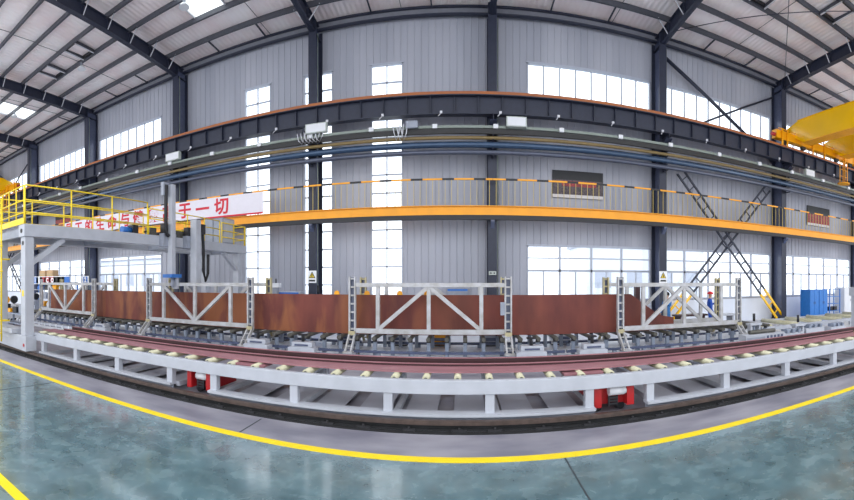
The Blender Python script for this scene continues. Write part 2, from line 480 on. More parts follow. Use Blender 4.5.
for i, k in enumerate(range(-1, 7)):
    x = CX(k) + BAY / 2
    if k in (0, 2, 4): x += 1.6
    m2 = MB()
    for a, b in zip([18.42] + PY, PY):
        m2.cyl((x, a - .013, roof(a) - .08), (x, b + .013, roof(b) - .16), .014, 6)
    tag(m2.build('sag_rod', 'steel_dark'), 'thin dark sag rod run between roof purlins, %s bay counting from the gantry end' % ORD[i], 'rod', 'sag rods under the roof')
for a, b, t in (((CX(5) + .15, 17.6), (CX(6) - .15, 9.2), 'leaning away'), ((CX(6) - .15, 17.6), (CX(5) + .15, 9.2), 'leaning back')):
    dz = 0 if 'away' in t else .06
    tag(MB().cyl((a[0], a[1], roof(a[1]) - .42 - dz), (b[0], b[1], roof(b[1]) - .42 - dz), .018, 6).build('roof_brace_rod', 'steel_dark'),
        'thin dark diagonal roof rod near the yellow bridge crane, ' + ('running from column with warning sign' if dz == 0 else 'crossing over the other'), 'rod')

# roof vents between purlins
for (vx, pa, pb, lab) in ((-17.9, 3, 2, 'above the gantry, nearer the banner'), (-20.6, 3, 2, 'above the gantry, farther along'), (15.1, 4, 3, 'beside the yellow bridge crane'), (12.0, 3, 2, 'above the laced braces')):
    ya, yb = PY[pa] + .09, PY[pb] - .09
    r = root('roof_vent', (vx, (ya + yb) / 2, roof(yb) - .2), 'small framed roof vent hatch between purlins ' + lab, 'vent')
    for s in (-1, 1):
        MB().bar((vx + s * .45, ya, roof(ya) - .12), (vx + s * .45, yb, roof(yb) - .12), .07, .16).build('trimmer', 'purlin_grey', r)
        MB().bar((vx + s * .45, ya, roof(ya) - .22), (vx + s * .45, yb, roof(yb) - .22), .07, .025).build('edge_strip', 'rod_white', r)
    MB().bar((vx - .4, ya + .06, roof(ya) - .1), (vx + .4, ya + .06, roof(ya) - .1), .08, .14).build('louver', 'black_paint', r)
    MB().bar((vx - .4, yb - .06, roof(yb) - .1), (vx + .4, yb - .06, roof(yb) - .1), .08, .14).build('louver', 'black_paint', r)
    MB().box(vx - .41, vx + .41, ya + .15, yb - .15, roof(yb) - .03, roof(yb) - .015).build('hood', 'ceiling_foil', r)
# high bay lamp
lx, ly = WX(84.5, 13.2), 13.2
for (lx, ly, lab) in ((-18.6, 14.35, 'over the gantry'), (-26.6, 13.4, 'under the skylight farthest past the gantry'), (-11.3, 14.35, 'under the bright skylight, one of two'), ):
    zt = roof(ly) - .02 if lab == 'x' else roof(PY[2]) - .24
    r = root('high_bay_lamp', (lx, PY[2], zt - .4), 'round grey high bay lamp hanging from a purlin ' + lab, 'lamp')
    MB().cyl((lx, PY[2] - .03, zt), (lx, PY[2] - .03, zt - .16), .07, 10).build('lamp_housing', 'grey_paint', r)
    MB().cyl((lx, PY[2] - .03, zt - .16), (lx, PY[2] - .03, zt - .36), .08, 14, .24).build('lamp_shade', 'white_clean', r)

# ------------------------------------------------------------------ runway girder, pipes, walkway beam
GY = 17.42
r = root('crane_girder', (CX(3), GY, 9.2), 'long dark runway girder with orange rail running along the wall', 'girder')
MB().box(X0, X1, GY - .01, GY + .01, 9.23, 9.95).build('web', 'steel_dark', r)
MB().box(X0, X1, GY - .17, GY + .17, 9.195, 9.225).build('bottom_flange', 'steel_dark', r)
MB().box(X0, X1, GY - .24, GY + .24, 9.95, 9.985).build('top_flange', 'steel_dark', r)
MB().box(X0, X1, GY - .24, GY - .19, 9.985, 10.1).build('crane_rail', 'rail_orange', r)
MB().box(X0, X1, GY - .1, GY - .03, 9.985, 10.12).build('conductor_bar', 'green_edge', r)
x = -38.4
n = 0
while x < 32:
    m2 = MB().box(x - .012, x + .012, GY - .15, GY - .01, 9.225, 9.95)
    st = m2.build('stiffener', 'steel_dark', r); n += 1
    x += 1.0
x = -38.
while x < 32:
    h = MB(); h.bar((x, GY - .16, 9.24), (x - .12, GY - .3, 9.05), .03, .03); h.box(x - .05, x + .05, GY - .22, GY - .17, 9.2, 9.3)
    h.build('cable_hook', 'rod_white', r); x += 2.47

PIPY = 17.48
def pipe(name, z, rad, m, label, y=PIPY):
    return tag(MB().cyl((X0, y, z), (X1, y, z), rad, 12).build(name, m), label, 'pipe', 'pipes along the wall')
tr = root('cable_tray', (0, PIPY, 8.4), 'pale green cable tray with white clamps above the wall pipes', 'cable tray')
MB().box(X0, X1, PIPY - .2, PIPY + .1, 8.63, 8.67).build('tray_bed', 'pipe_pale', tr)
MB().box(X0, X1, PIPY - .22, PIPY - .2, 8.61, 8.72).build('tray_side', 'pipe_pale', tr)
MB().box(X0, X1, PIPY - .2, PIPY - .1, 8.38, 8.59).build('tray_shade_strip', 'tray_dark', tr)  # dark strip painted in for the shade below the tray
k = 0
for xx in [CX(j) + d for j in range(-1, 8) for d in (.1, 2.9, 5.6)]:
    MB().cbox(xx, PIPY - .26, 8.58, .2, .1, .17).build('clamp', 'white_clean', tr)
pipe('wall_pipe', 8.27, .075, 'pipe_yellow', 'yellow pipe, uppermost of the pipes along the wall')
pipe('wall_pipe', 7.97, .135, 'pipe_blue', 'thick shiny blue pipe along the wall', PIPY - .02)
pipe('wall_pipe', 7.66, .1, 'pipe_grey', 'grey pipe, lowest of the pipes along the wall')
proto = None
for i, k in enumerate(range(-1, 8)):
    x = CX(k)
    if proto is None:
        proto = root('pipe_bracket', (x, 17.7, 7.5), '', 'bracket', 'pipe brackets on the columns')
        b = MB(); b.box(x - .03, x + .03, 17.66, 17.7, 7.46, 8.7); b.build('upright', 'steel_dark', proto)
        for z in (7.5, 7.79, 8.15, 8.36): MB().box(x - .03, x + .03, 17.3, 17.79, z - .02, z + .02).build('arm', 'steel_dark', proto)
        o = proto
    else:
        o = copy_tree(proto); o.location.x = x
    o['label'] = 'dark pipe bracket on the column ' + names[k]
for (x, z, w, h, lab) in ((CX(2) - .1 + .5, 8.98, .95, .42, 'white junction box over the pipes near the red lettered banner'), (CX(3) + .45, 8.98, 1.0, .42, 'white junction box over the pipes between tall windows'),
                          (WX(515, 17.6), 8.87, .85, .42, 'white junction box over the pipes near the hall middle'), (WX(804, 17.6), 8.9, .8, .4, 'white junction box below the girder under the bridge crane')):
    r = root('junction_box', (x, 17.2, z - .24), lab, 'box')
    MB().box(x - w / 2, x + w / 2, 17.05, 17.25, z - .24, z - .24 + h).build('housing', 'box_white', r, .01)
    MB().box(x - w / 2 + .05, x + w / 2 - .05, 17.04, 17.05, z - .2, z - .28 + h).build('cover', 'white_clean', r)

# coiled loose cables by the third column
r = root('hanging_cables', (CX(3) - .1, 17.2, 8.3), 'tangle of white cables drooping by the column between tall windows', 'cable')
for j in range(6):
    xa = CX(3) - .5 + j * .17
    MB().tube([(xa, 17.2, 8.85), (xa + .1, 17.15, 8.5), (xa + .25, 17.15, 8.35), (xa + .38, 17.15, 8.62), (xa + .45, 17.2, 9.0)], .022, 6).build('cable', 'rod_white', r)
r = root('hanging_cables', (WX(398, 17.5), 17.2, 8.1), 'white cable loop drooping in front of the tall window by the hall middle', 'cable')
for j in range(3):
    xa = WX(394, 17.5) + j * .16
    MB().tube([(xa, 17.2, 8.75), (xa + .06, 17.15, 8.45), (xa + .16, 17.15, 8.1), (xa + .26, 17.15, 8.4), (xa + .3, 17.2, 8.8)], .022, 6).build('cable', 'rod_white', r)
tag(MB().cbox(WX(412, 17.2), 17.16, 8.6, .5, .12, .3).build('junction_box', 'grey_paint', None, .01), 'grey junction box on the cable tray by the drooping cable loop', 'box')

# walkway beam
BY = 17.62
r = root('walkway_beam', (CX(3), BY, 4.83), 'long yellow walkway beam with a dark underside along the wall', 'beam')
MB().box(X0, X1, BY - .02, BY + .02, 5.06, 5.4).build('web', 'orange_yellow', r)
MB().box(X0, X1, BY - .12, BY + .12, 5.4, 5.43).build('top_flange', 'orange_yellow', r)
MB().box(X0, X1, BY - .12, BY + .12, 5.03, 5.06).build('bottom_flange', 'orange_yellow', r)
MB().box(X0, X1, BY - .1, BY + .1, 4.84, 5.03).build('under_channel', 'black_paint', r)
MB().box(X0, X1, BY + .12, BY + .15, 5.405, 5.43).build('walkway_deck', 'orange_yellow', r)
for k in range(-1, 8):
    MB().prism([(17.79, 4.5), (17.79, 4.83), (BY - .1, 4.83), (BY - .1, 4.76)], 'x', CX(k) - .08, CX(k) + .08).build('bracket', 'steel_mid', r)
# guard rails per bay
RY = BY - .1
proto = None
gl = {-2: 'farthest past the gantry', -1: 'past the gantry ladder', 0: 'behind the gantry railing', 1: 'behind the start of the red lettered banner', 2: 'behind the end of the red lettered banner', 3: 'across the tall window near the hall middle',
      4: 'in front of the group photo board', 5: 'in front of the crossing laced braces', 6: 'below the yellow bridge crane', 7: 'farthest past the bridge crane'}
for k in range(-1, 7):
    x = CX(k)
    if proto is None:
        proto = root('guard_rail', (x, RY, 5.43), '', 'railing', 'striped railing sections on the walkway beam')
        L_ = BAY - .02
        tp = MB().bar((x + .01, RY, 6.54), (x + .01 + L_, RY, 6.54), .055, .07).build('top_rail', 'orange_yellow', proto)
        j = 0
        while .55 + j * 1.335 + .5 < L_:
            a = x + .55 + j * 1.335; MB().bar((a, RY, 6.54), (a + .5, RY, 6.54), .062, .077).build('black_stripe', 'black_paint', tp); j += 1
        for j in range(30):
            xx = x + .14 + j * .267
            MB().box(xx - .009, xx + .009, RY - .009, RY + .009, 5.43, 6.51).build('baluster', 'baluster_pale', proto)
        o = proto
    else:
        o = copy_tree(proto); o.location.x = x
    o['label'] = 'yellow and black striped railing section ' + gl[k]

# banner with red characters
r = root('banner', (-17, 17.36, 5.45), 'long white safety banner with red Chinese characters tied to the railing', 'banner')
MB().box(-24.9, -9.14, 17.4, 17.42, 5.5, 6.48).build('cloth', 'banner_white', r)
MB().box(-12.6, -9.14, 17.385, 17.4, 5.44, 5.52).build('hem_strip', 'text_red', r)
chars = '员工的生命与健康高于一切'
cu = bpy.data.curves.new('glyph', 'FONT'); cu.size = .82; cu.align_x = 'CENTER'; cu.extrude = .006; cu.offset = .024
to = bpy.data.objects.new('glyph', cu); COL.objects.link(to)
def text_mesh(body, size):
    cu.body = body; cu.size = size
    bpy.context.view_layer.update()
    dg = bpy.context.evaluated_depsgraph_get()
    me = bpy.data.meshes.new_from_object(to.evaluated_get(dg))
    vs = [v.co.copy() for v in me.vertices]; fs = [tuple(p.vertices) for p in me.polygons]
    bpy.data.meshes.remove(me)
    return vs, fs
def put_text(body, size, x, y, z, m, parent, name='lettering'):
    vs, fs = text_mesh(body, size)
    if not vs: return
    cx = (min(v.x for v in vs) + max(v.x for v in vs)) / 2; cy = (min(v.y for v in vs) + max(v.y for v in vs)) / 2
    if body == '一': cy = cy
    return MB().add([(x + v.x - cx, y - v.z, z + v.y - cy) for v in vs], fs).build(name, m, parent)
for i, ch in enumerate(reversed(chars)):
    put_text(ch, .88, -11.5 - 1.17 * i, 17.392, 6.0, 'text_red', r, 'character')

# group photo boards on the wall
def photo_board(xc, w, z0, z1, label, red):
    r = root('photo_board', (xc, 18.68, z0), label, 'notice board')
    h = z1 - z0
    MB().box(xc - w / 2, xc + w / 2, 18.66, 18.725, z0, z1).build('board', 'sign_dark', r)
    MB().box(xc - w / 2 + .03, xc + w / 2 - .03, 18.65, 18.66, z0 + h * .12, z0 + h * .66).build('photo', 'photo_print' if not red else 'photo_red', r)
    MB().box(xc - w * .32, xc + w * .36, 18.645, 18.65, z0 + h * .42, z0 + h * .62).build('red_banner_band', 'photo_red', r)
    MB().box(xc - w / 2, xc + w / 2, 18.645, 18.66, z0, z0 + h * .12).build('caption_strip', 'caption_pale', r)
photo_board(5.26, 2.45, 6.1, 7.36, 'dark framed group photo board on the wall between hall middle and warning column', False)
photo_board(21.4, 2.3, 6.0, 7.3, 'small dark red photo board on the wall under the bridge crane', True)
photo_board(-26.9, 2.2, 6.5, 7.5, 'reddish photo board on the wall seen over the gantry platform', True)

# warning signs on columns
for k, lab in ((3, 'between tall windows'), (5, 'beside the crossing laced braces')):
    x = CX(k)
    r = root('warning_sign', (x, 17.77, 2.05), 'white warning sign with yellow triangle on the column ' + lab, 'sign')
    MB().box(x - .21, x + .21, 17.785, 17.797, 2.16, 2.72).build('plate', 'sign_white', r)
    MB().prism([(x - .16, 2.38), (x + .16, 2.38), (x, 2.68)], 'y', 17.778, 17.785).build('triangle', 'black_paint', r)
    MB().prism([(x - .11, 2.41), (x + .11, 2.41), (x, 2.61)], 'y', 17.77, 17.778).build('triangle_fill', 'yellow_paint', r)
    MB().box(x - .022, x + .022, 17.762, 17.77, 2.43, 2.55).build('bolt_mark', 'black_paint', r)
    MB().box(x - .15, x + .15, 17.778, 17.785, 2.22, 2.3).build('text_bar', 'black_paint', r)
x = CX(4)
r = root('socket_box', (x, 17.77, 2.5), 'small white socket box on the column near the hall middle', 'box')
MB().box(x - .16, x + .16, 17.71, 17.798, 2.5, 2.66).build('housing', 'box_white', r, .008)
for s in (-1, 1): MB().cyl((x + s * .07, 17.7, 2.58), (x + s * .07, 17.712, 2.58), .035, 10).build('socket', 'black_paint', r)

# laced diagonal braces
def laced(a, b, y, label, w=.42):
    r = root('laced_brace', (b[0], y, b[1]), label, 'brace')
    A, B = Vector((a[0], y, a[1])), Vector((b[0], y, b[1])); d = (B - A).normalized(); n = Vector((-d.z, 0, d.x)) * (w / 2)
    Ln = (B - A).length; t = 1 - 1.55 / abs(d.z) / Ln
    Cc = A + (B - A) * t
    for s in (-1, 1):
        MB().bar(A + n * s, Cc + n * s, .085, .085).build('chord', 'steel_dark', r)
        MB().bar(Cc + n * s, B + n * s, .12, .1).build('painted_foot', 'crane_yellow', r)
    k = .4
    while k < Ln - .2:
        P = A + d * k
        MB().bar(P - n, P + n, .05, .05)  .build('rung', 'steel_dark' if k < Ln * t else 'crane_yellow', r); k += .62
    return r
for k0, lb in ((5, 'by the blue cabinets'), (-1, 'past the gantry')):
    xa, xb = CX(k0) + .35, CX(k0 + 1) - .35
    laced((xa + .68, 7.7), (xb + .14, .1), 17.95, 'laced dark brace with yellow foot leaning down away from the gantry, ' + lb)
    laced((xb - .68, 7.7), (xa - .14, .1), 18.1, 'laced dark brace with yellow foot leaning down towards the gantry, ' + lb)
    for (p, q, y, rr, t) in (((xa - .08, 13.45), (xb + .08, 9.3), 18.34, .09, 'thick'), ((xb + .08, 13.35), (xa - .08, 9.3), 18.5, .055, 'thin')):
        tag(MB().cyl((p[0], y, p[1]), (q[0], y, q[1]), rr, 8).build('wind_brace', 'steel_dark'), t + ' dark diagonal brace across the upper windows, bay ' + lb, 'brace')
    # feet
    for xx, t in ((xa - .1, 'near side'), (xb + .1, 'far side')):
        tag(MB().box(xx - .2, xx + .2, 17.86, 18.2, 0, .09).build('brace_footing', 'black_paint'), 'black footing under a yellow laced brace foot, %s of bay %s' % (t, lb), 'footing')

# ------------------------------------------------------------------ bridge crane
def bridge_crane(label):
    r = root('bridge_crane', (0, 0, 10.12), label, 'crane', 'yellow bridge cranes on the runway girder')
    for gx in (17.2 - 19, 20.7 - 19):
        g = MB(); g.prism([(16.4, 10.27), (17.85, 11.05), (17.85, 11.35), (16.9, 11.62), (4.0, 11.62), (4.0, 10.27)], 'x', gx, gx + .62)
        g.build('box_girder', 'crane_yellow', r)
        MB().box(gx - .06, gx + .68, 4., 16.9, 11.62, 11.65).build('top_plate', 'crane_yellow', r)
        fl = MB().box(gx - .06, gx + .68, 4., 16.45, 10.235, 10.27); fl.build('bottom_plate', 'orange_yellow', r)
    e = MB().box(-3.3, 4.4, GY - .32, GY + .08, 10.38, 10.85); e.build('end_carriage', 'orange_yellow', r)
    for xx in (-2.6, -1.0, 2.2, 3.7):
        w = MB().cyl((xx, GY - .28, 10.29), (xx, GY - .1, 10.29), .17, 16); w.build('wheel', 'black_paint', r)
        MB().box(xx - .3, xx + .3, GY - .33, GY + .02, 10.36, 10.5).build('wheel_box', 'orange_yellow', r)
    for s, xx in ((-1, -3.3), (1, 4.4)):
        MB().cyl((xx, GY - .2, 10.55), (xx + s * .28, GY - .2, 10.55), .1, 10).build('buffer', 'cart_red', r)
    for xx in (-2.9, -2.5, -.3, .8, 2.9, 4.1):
        MB().box(xx - .04, xx + .04, GY - .42, GY - .34, 10.0, 10.95).build('guard_post', 'orange_yellow', r)
    MB().bar((-3.2, GY - .38, 10.9), (4.2, GY - .38, 10.9), .04, .04).build('guard_rail', 'orange_yellow', r)
    # hanging inspection cage
    cx, cy = 2.6, 16.9
    c = MB().cyl((cx, cy, 8.7), (cx, cy, 8.76), .42, 16).build('cage_floor', 'orange_yellow', r)
    for dx, dy in ((-.4, 0), (.4, 0), (0, -.1), (.06, .1)): MB().box(cx + dx - .02, cx + dx + .02, cy + dy - .02, cy + dy + .02, 8.74, 10.5).build('cage_rod', 'orange_yellow', c)
    for z in (9.2, 9.65, 10.1): MB().bar((cx - .4, cy, z), (cx + .4, cy, z), .025, .025).build('cage_rung', 'orange_yellow', c)
    # trolley on the girders
    t = MB().box(-1.6, 2.2, 8.0, 10.2, 11.68, 12.1).build('trolley', 'crane_yellow', r)
    MB().cyl((-.8, 9.1, 12.35), (1.3, 9.1, 12.35), .28, 16).build('hoist_drum', 'grey_paint', t)
    return r
cr = bridge_crane('big yellow double girder bridge crane beside the blue cabinets')
cr2 = copy_tree(cr); cr.location.x = 19.3; cr2.location.x = -36.2; cr2['label'] = 'second yellow bridge crane seen past the gantry ladder'

# ------------------------------------------------------------------ roller bed in front
BYF = 6.35
posts = [[-1.612, -1.361, -1.109, -.86], [-.691, -.436, -.186, .0627, .313], [.483, .735, .989, 1.246, 1.498]]
xl, xr = -10.9, 12.5
r = root('roller_bed', (0, 7.0, 0), 'long low white steel roller bed along the floor rail', 'conveyor')
MB().box(xl, xr, BYF, BYF + .11, .475, .69).build('front_beam', 'white_paint', r, .008)
MB().box(xl, xr, 7.9, 8.05, .48, .69).build('rear_beam', 'white_paint', r)
for seg in posts:
    a, b = seg[0] * BYF - .08, seg[-1] * BYF + .08
    a = max(a, xl)
    MB().box(a, b, BYF - .06, BYF + .14, .145, .19).build('lower_flange', 'white_paint', r)
    MB().box(a, b, BYF + .02, BYF + .06, .06, .145).build('lower_beam', 'grey_paint', r)
    MB().box(a, b, 7.9, 8.05, .06, .19).build('lower_beam', 'grey_paint', r)
    for t in seg:
        x = t * BYF
        MB().box(x - .07, x + .07, BYF + .02, BYF + .14, .19, .48).build('post', 'white_paint', r)
        MB().box(x - .07, x + .07, 7.9, 8.04, .19, .48).build('post', 'white_paint', r)
        MB().box(x + .075, x + .16, BYF + .14, 7.9, .1, .19).build('cross_beam', 'white_paint', r)
        MB().box(x - .05, x + .05, BYF + .16, 7.9, .42, .5).build('cross_beam', 'grey_paint', r)
    tr_ = MB(); x = a + .35
    while x < b - .5:
        tr_.box(x, x + .52, BYF + .3, 7.88, .07, .085); x += .79
    tr_.build('drip_tray', 'bed_sheet', r)
# rollers
i = 0
x = xl + .3
while x < xr - .1:
    ro = MB().cyl((x, BYF + .13, .672), (x, 7.88, .672), .058, 14).build('roller', 'roller_cream', r)
    MB().cyl((x, BYF + .11, .675), (x, BYF + .14, .675), .03, 10).build('roller_shaft', 'roller_olive', ro)
    x += .5
for (a, b) in ((-4.05, -3.45), (1.62, 2.3)):
    MB().box(a, b, BYF + .25, 6.95, .66, .7).build('cover_plate', 'red_primer', r)
# drive carts
for (a, b, lab) in ((-4.15, -3.45, 'closer to the gantry'), (2.1, 2.8, 'closer to the blue cabinets')):
    a, b = (WX(186, 6.4), WX(209, 6.4)) if a < 0 else (WX(595, 6.4), WX(635, 6.4))
    xm = (a + b) / 2; w = b - a
    r = root('transfer_cart', (xm, 6.7, 0), 'red motor driven transfer cart under the roller bed ' + lab, 'cart')
    MB().box(a, b, 6.62, 7.4, .14, .46).build('body', 'cart_red', r, .01)
    for x0, x1 in ((a, a + w * .18), (b - w * .18, b)): MB().prism([(x0, .14), (x1, .14), (x1, .46), (x0, .46)], 'y', 6.44, 6.62).build('side_plate', 'cart_red', r)
    mo = MB().cyl((xm - w * .12, 6.5, .385), (xm + w * .26, 6.5, .385), .075, 18).build('motor', 'white_clean', r)
    MB().cyl((xm + w * .26, 6.5, .385), (xm + w * .31, 6.5, .385), .06, 18).build('motor_cap', 'white_clean', mo)
    ch = MB()
    for z in (.15, .2, .25): ch.box(xm - .06, xm + .06, 6.5, 6.54, z, z + .035)
    ch.box(xm - .085, xm - .06, 6.5, 6.54, .13, .31); ch.box(xm + .06, xm + .085, 6.5, 6.54, .13, .31)
    ch.build('drive_chain', 'black_paint', r)
    for s in (-1, 1): MB().cyl((xm + s * w * .3, 6.7, .07), (xm + s * w * .3, 6.85, .07), .07, 14).build('wheel', 'black_paint', r)
# steel profiles lying on the rollers
tag(MB().prism([(6.7, .728), (6.7, .746), (7.16, .746), (7.16, .728)], 'x', -10.8, 11.6).build('steel_plate', 'red_primer'), 'long pink primed steel flat lying on the rollers', 'steel')
for (ya, yb, yc, zt, xa, xb, lb) in ((7.17, 7.22, 7.19, .79, -10.3, 9.75, 'shorter red steel angle with darkened upright on the rollers behind the pink flat'), (7.4, 7.45, 7.42, .85, -10.2, 12.2, 'longer red steel angle with darkened upright at the back of the rollers')):
    r = root('steel_angle', ((xa + xb) / 2, ya, .728), lb, 'steel')
    MB().box(xa, xb, ya, yc, .728, zt - .012).build('upright_leg', 'red_dark', r)  # near-black colour paints in the shade contrast with the top leg
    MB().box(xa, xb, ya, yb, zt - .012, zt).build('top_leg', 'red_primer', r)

# floor rail
def rail(y, label, m='rail_rust'):
    r = root('floor_rail', (0, y, 0), label, 'rail')
    MB().prism([(y + .06, .085), (y + .06, .13), (y + .04, .14), (y - .04, .14), (y - .06, .13), (y - .06, .085)], 'x', X0 + 20, X1 - 8).build('rail_head', m, r)
    MB().prism([(y - .07, .006), (y + .07, .006), (y + .07, .02), (y + .012, .03), (y + .012, .085), (y - .012, .085), (y - .012, .03), (y - .07, .02)], 'x', X0 + 20, X1 - 8).build('rail_web', 'trench_black', r)
    for j in range(44):
        x = -14 + j * .66 + random.uniform(-.12, .12)
        c = MB().cbox(x, y - .085, .004, .14 + random.random() * .12, .05, .03); c.cyl((x, y - .085, .03), (x, y - .085, .06), .02, 6)
        c.build('rail_clip', 'rubber', r)
rail(6.17, 'rusty brown floor rail in front of the roller bed')

# ------------------------------------------------------------------ gantry
GA = radians(-3.5)
GP = Vector((-10.82, 6.2, 0))
gr = root('portal_gantry', GP, 'white portal gantry with yellow railings straddling the line', 'gantry')
# built square to the wall about its near leg, then turned
def G(u, v, z): return (GP.x + u, GP.y + v, z)
def gbox(u0, u1, v0, v1, z0, z1): return MB().box(GP.x + u0, GP.x + u1, GP.y + v0, GP.y + v1, z0, z1)
GL = 10.7
for u in (0, -1.95):
    gbox(u - .2, u + .2, -.2, GL + .35, 3.64, 4.02).build('main_beam', 'white_paint', gr, .012)
    for v in (0, GL - .1):
        lg = gbox(u - .15, u + .15, v - .15, v + .15, .62, 3.64).build('leg', 'white_paint', gr, .01)
    MB().bar(G(u, .15, 2.86), G(u, 1.25, 3.62), .16, .16, (1, 0, 0)).build('knee_brace', 'white_paint', gr)
    MB().bar(G(u, GL - .25, 2.86), G(u, GL - 1.25, 3.62), .16, .16, (1, 0, 0)).build('knee_brace', 'white_paint', gr)
for v in (0.0, GL - .1):
    e = gbox(-2.5, .25, v - .18, v + .18, .16, .62).build('end_carriage', 'white_paint', gr, .012)
    for u in (-2.1, -.15): MB().cyl(G(u, v - .09, .2), G(u, v + .03, .2), .06, 16).build('wheel', 'black_paint', e)
    MB().cyl(G(.12, v - .19, .34), G(.12, v - .18, .34), .05, 14).build('red_lamp', 'cart_red', e)
gbox(-2.4, -.5, -.3, .2, .63, .78).build('drive_unit', 'white_paint', gr, .01)
gbox(-.05, .06, -.16, -.15, 1.82, 2.0).build('caution_plate', 'yellow_paint', gr)
for z in (3.82, 3.45): MB().cyl(G(.0, -.21 if z > 3.6 else -.155, z), G(.0, -.2 if z > 3.6 else -.15, z), .07, 14).build('port_hole', 'black_paint', gr)
for v in (-.1, 3.3, 6.6, GL + .2): gbox(-1.75, -.2, v - .08, v + .08, 3.66, 3.9).build('tie_beam', 'grey_paint', gr)
gbox(-1.75, -.2, -.1, 5.0, 3.93, 3.96).build('deck', 'grey_paint', gr)
gbox(-2.1, .2, -.22, -.2, 4.02, 4.2).build('kick_plate', 'yellow_paint', gr)
# railings
def grail(p, q, n, zt, label):
    P, Q = Vector(G(*p, 4.02)), Vector(G(*q, 4.02))
    rr = MB()
    for z in (zt, 4.02 + (zt - 4.02) * .62, 4.02 + (zt - 4.02) * .3):
        rr.cyl(P + Vector((0, 0, z - 4.02)), Q + Vector((0, 0, z - 4.02)), .022, 8)
    o = rr.build('hand_rail', 'yellow_paint', gr)
    for k in range(n + 1):
        X = P + (Q - P) * k / n
        MB().cyl(X, X + Vector((0, 0, zt - 4.02)), .024, 8).build('rail_post', 'yellow_paint', o)
grail((.16, -.16), (.16, 4.7), 3, 5.2, '')
grail((.16, 4.75), (.16, 9.0), 4, 5.0, '')
grail((-2.1, -.16), (.1, -.16), 4, 5.2, '')
grail((-2.1, -.1), (-2.1, 9.2), 7, 5.2, '')
grail((.16, 9.15), (.16, GL + .3), 2, 4.95, '')
grail((-1.9, GL + .3), (.12, GL + .3), 3, 4.95, '')
# ladder at the near corner
ld = MB()
for s in (-.22, .22): ld.cyl(G(-1.05 + s, -.5, .35), G(-1.05 + s, -.5, 4.9), .03, 8)
lo = ld.build('ladder_rail', 'yellow_paint', gr)
z = .6
while z < 4.8:
    MB().cyl(G(-1.27, -.5, z), G(-.83, -.5, z), .018, 6).build('rung', 'yellow_paint', lo); z += .3
for z in (2.6, 3.4, 4.2): MB().tube([G(-1.05 + .34 * cos(t), -.5 - .45 * sin(t), z) for t in [pi * j / 8 for j in range(9)]], .02, 6).build('ladder_cage', 'yellow_paint', lo)
for z in (1.0, 3.0): gbox(-1.2, -.9, -.5, -.18, z - .02, z + .02).build('ladder_bracket', 'yellow_paint', gr)
# masts on the beam
def mast(v, zt, zb, w, carriage=True):
    m_ = gbox(.42, .42 + w, v - w / 2, v + w / 2, zb, zt).build('mast', 'white_paint', gr, .01)
    gbox(.2, .42, v - .35, v + .35, 3.6, 4.1).build('slide_carriage', 'grey_paint', gr, .01)
    gbox(.2, .42, v - .3, v + .3, 4.1, 4.45).build('drive_housing', 'black_paint', gr, .01)
    return m_
v1 = 5.6
mk = mast(v1, 5.95, 2.55, .2)
MB().tube([G(.5, v1 - .28, 5.9), G(.5, v1 - .3, 5.2), G(.5, v1 - .3, 4.3), G(.5, v1 - .24, 4.05), G(.5, v1 - .15, 4.0)], .07, 8).build('cable_chain', 'rubber', mk)
gbox(.36, .5, v1 - .42, v1 - .16, 5.5, 6.0).build('chain_bracket', 'grey_paint', mk)
hd = gbox(.34, .78, v1 - .3, v1 + .25, 2.42, 2.55).build('torch_head', 'blue_motor', mk)
MB().cyl(G(.55, v1, 2.42), G(.55, v1, 2.05), .07, 12).build('nozzle', 'grey_paint', mk)
gbox(.45, .68, v1 + .1, v1 + .2, 2.0, 2.42).build('fixing_plate', 'white_paint', mk)
v2 = 6.9
mk = mast(v2, 4.75, 2.2, .3)
MB().tube([G(.62, v2 + .35, 4.5), G(.62, v2 + .42, 3.6), G(.62, v2 + .42, 2.7), G(.62, v2 + .55, 2.3), G(.62, v2 + .7, 2.6), G(.62, v2 + .72, 3.4)], .06, 8).build('cable_chain', 'rubber', mk)
gbox(.36, .7, v2 + .2, v2 + .45, 4.2, 4.6).build('motor', 'black_paint', mk)
# cabinet, motors and bits on the platform
cb = gbox(-1.0, .1, 9.3, 10.2, 4.03, 5.2).build('control_cabinet', 'grey_paint', gr, .012)
gbox(-.45, -.43, 9.285, 9.3, 4.1, 5.15).build('door_gap', 'black_paint', cb)
gbox(.1, .112, 9.35, 10.15, 4.1, 5.14).build('cabinet_door', 'white_paint', cb)
mo = MB().cyl(G(-.1, 3.7, 4.15), G(-.1, 4.1, 4.15), .115, 16).build('drive_motor', 'blue_motor', gr)
gbox(-.26, .06, 4.1, 4.35, 4.02, 4.34).build('gear_box', 'black_paint', mo)
for v in (5.0, 6.3, 6.75): gbox(-.15, .15, v - .16, v + .16, 4.02, 4.32).build('valve_block', 'roller_olive', gr)
MB().tube([G(.1, 4.6 + .12 * j, 4.1 + .07 * sin(j * 2.1)) for j in range(14)], .035, 6).build('hose_run', 'rubber', gr)
gr.rotation_euler.z = GA; gr.scale.z = .975

# ------------------------------------------------------------------ clamping frames, plate, conveyors
FY, FY2 = 12.0, 13.35
PIT = 8.04
FX = [-19.4, -11.35, -3.3, 4.74]
FW = 4.58
fl_ = ['beside the gantry leg', 'under the gantry masts', 'near the hall middle', 'by the crossing laced braces']


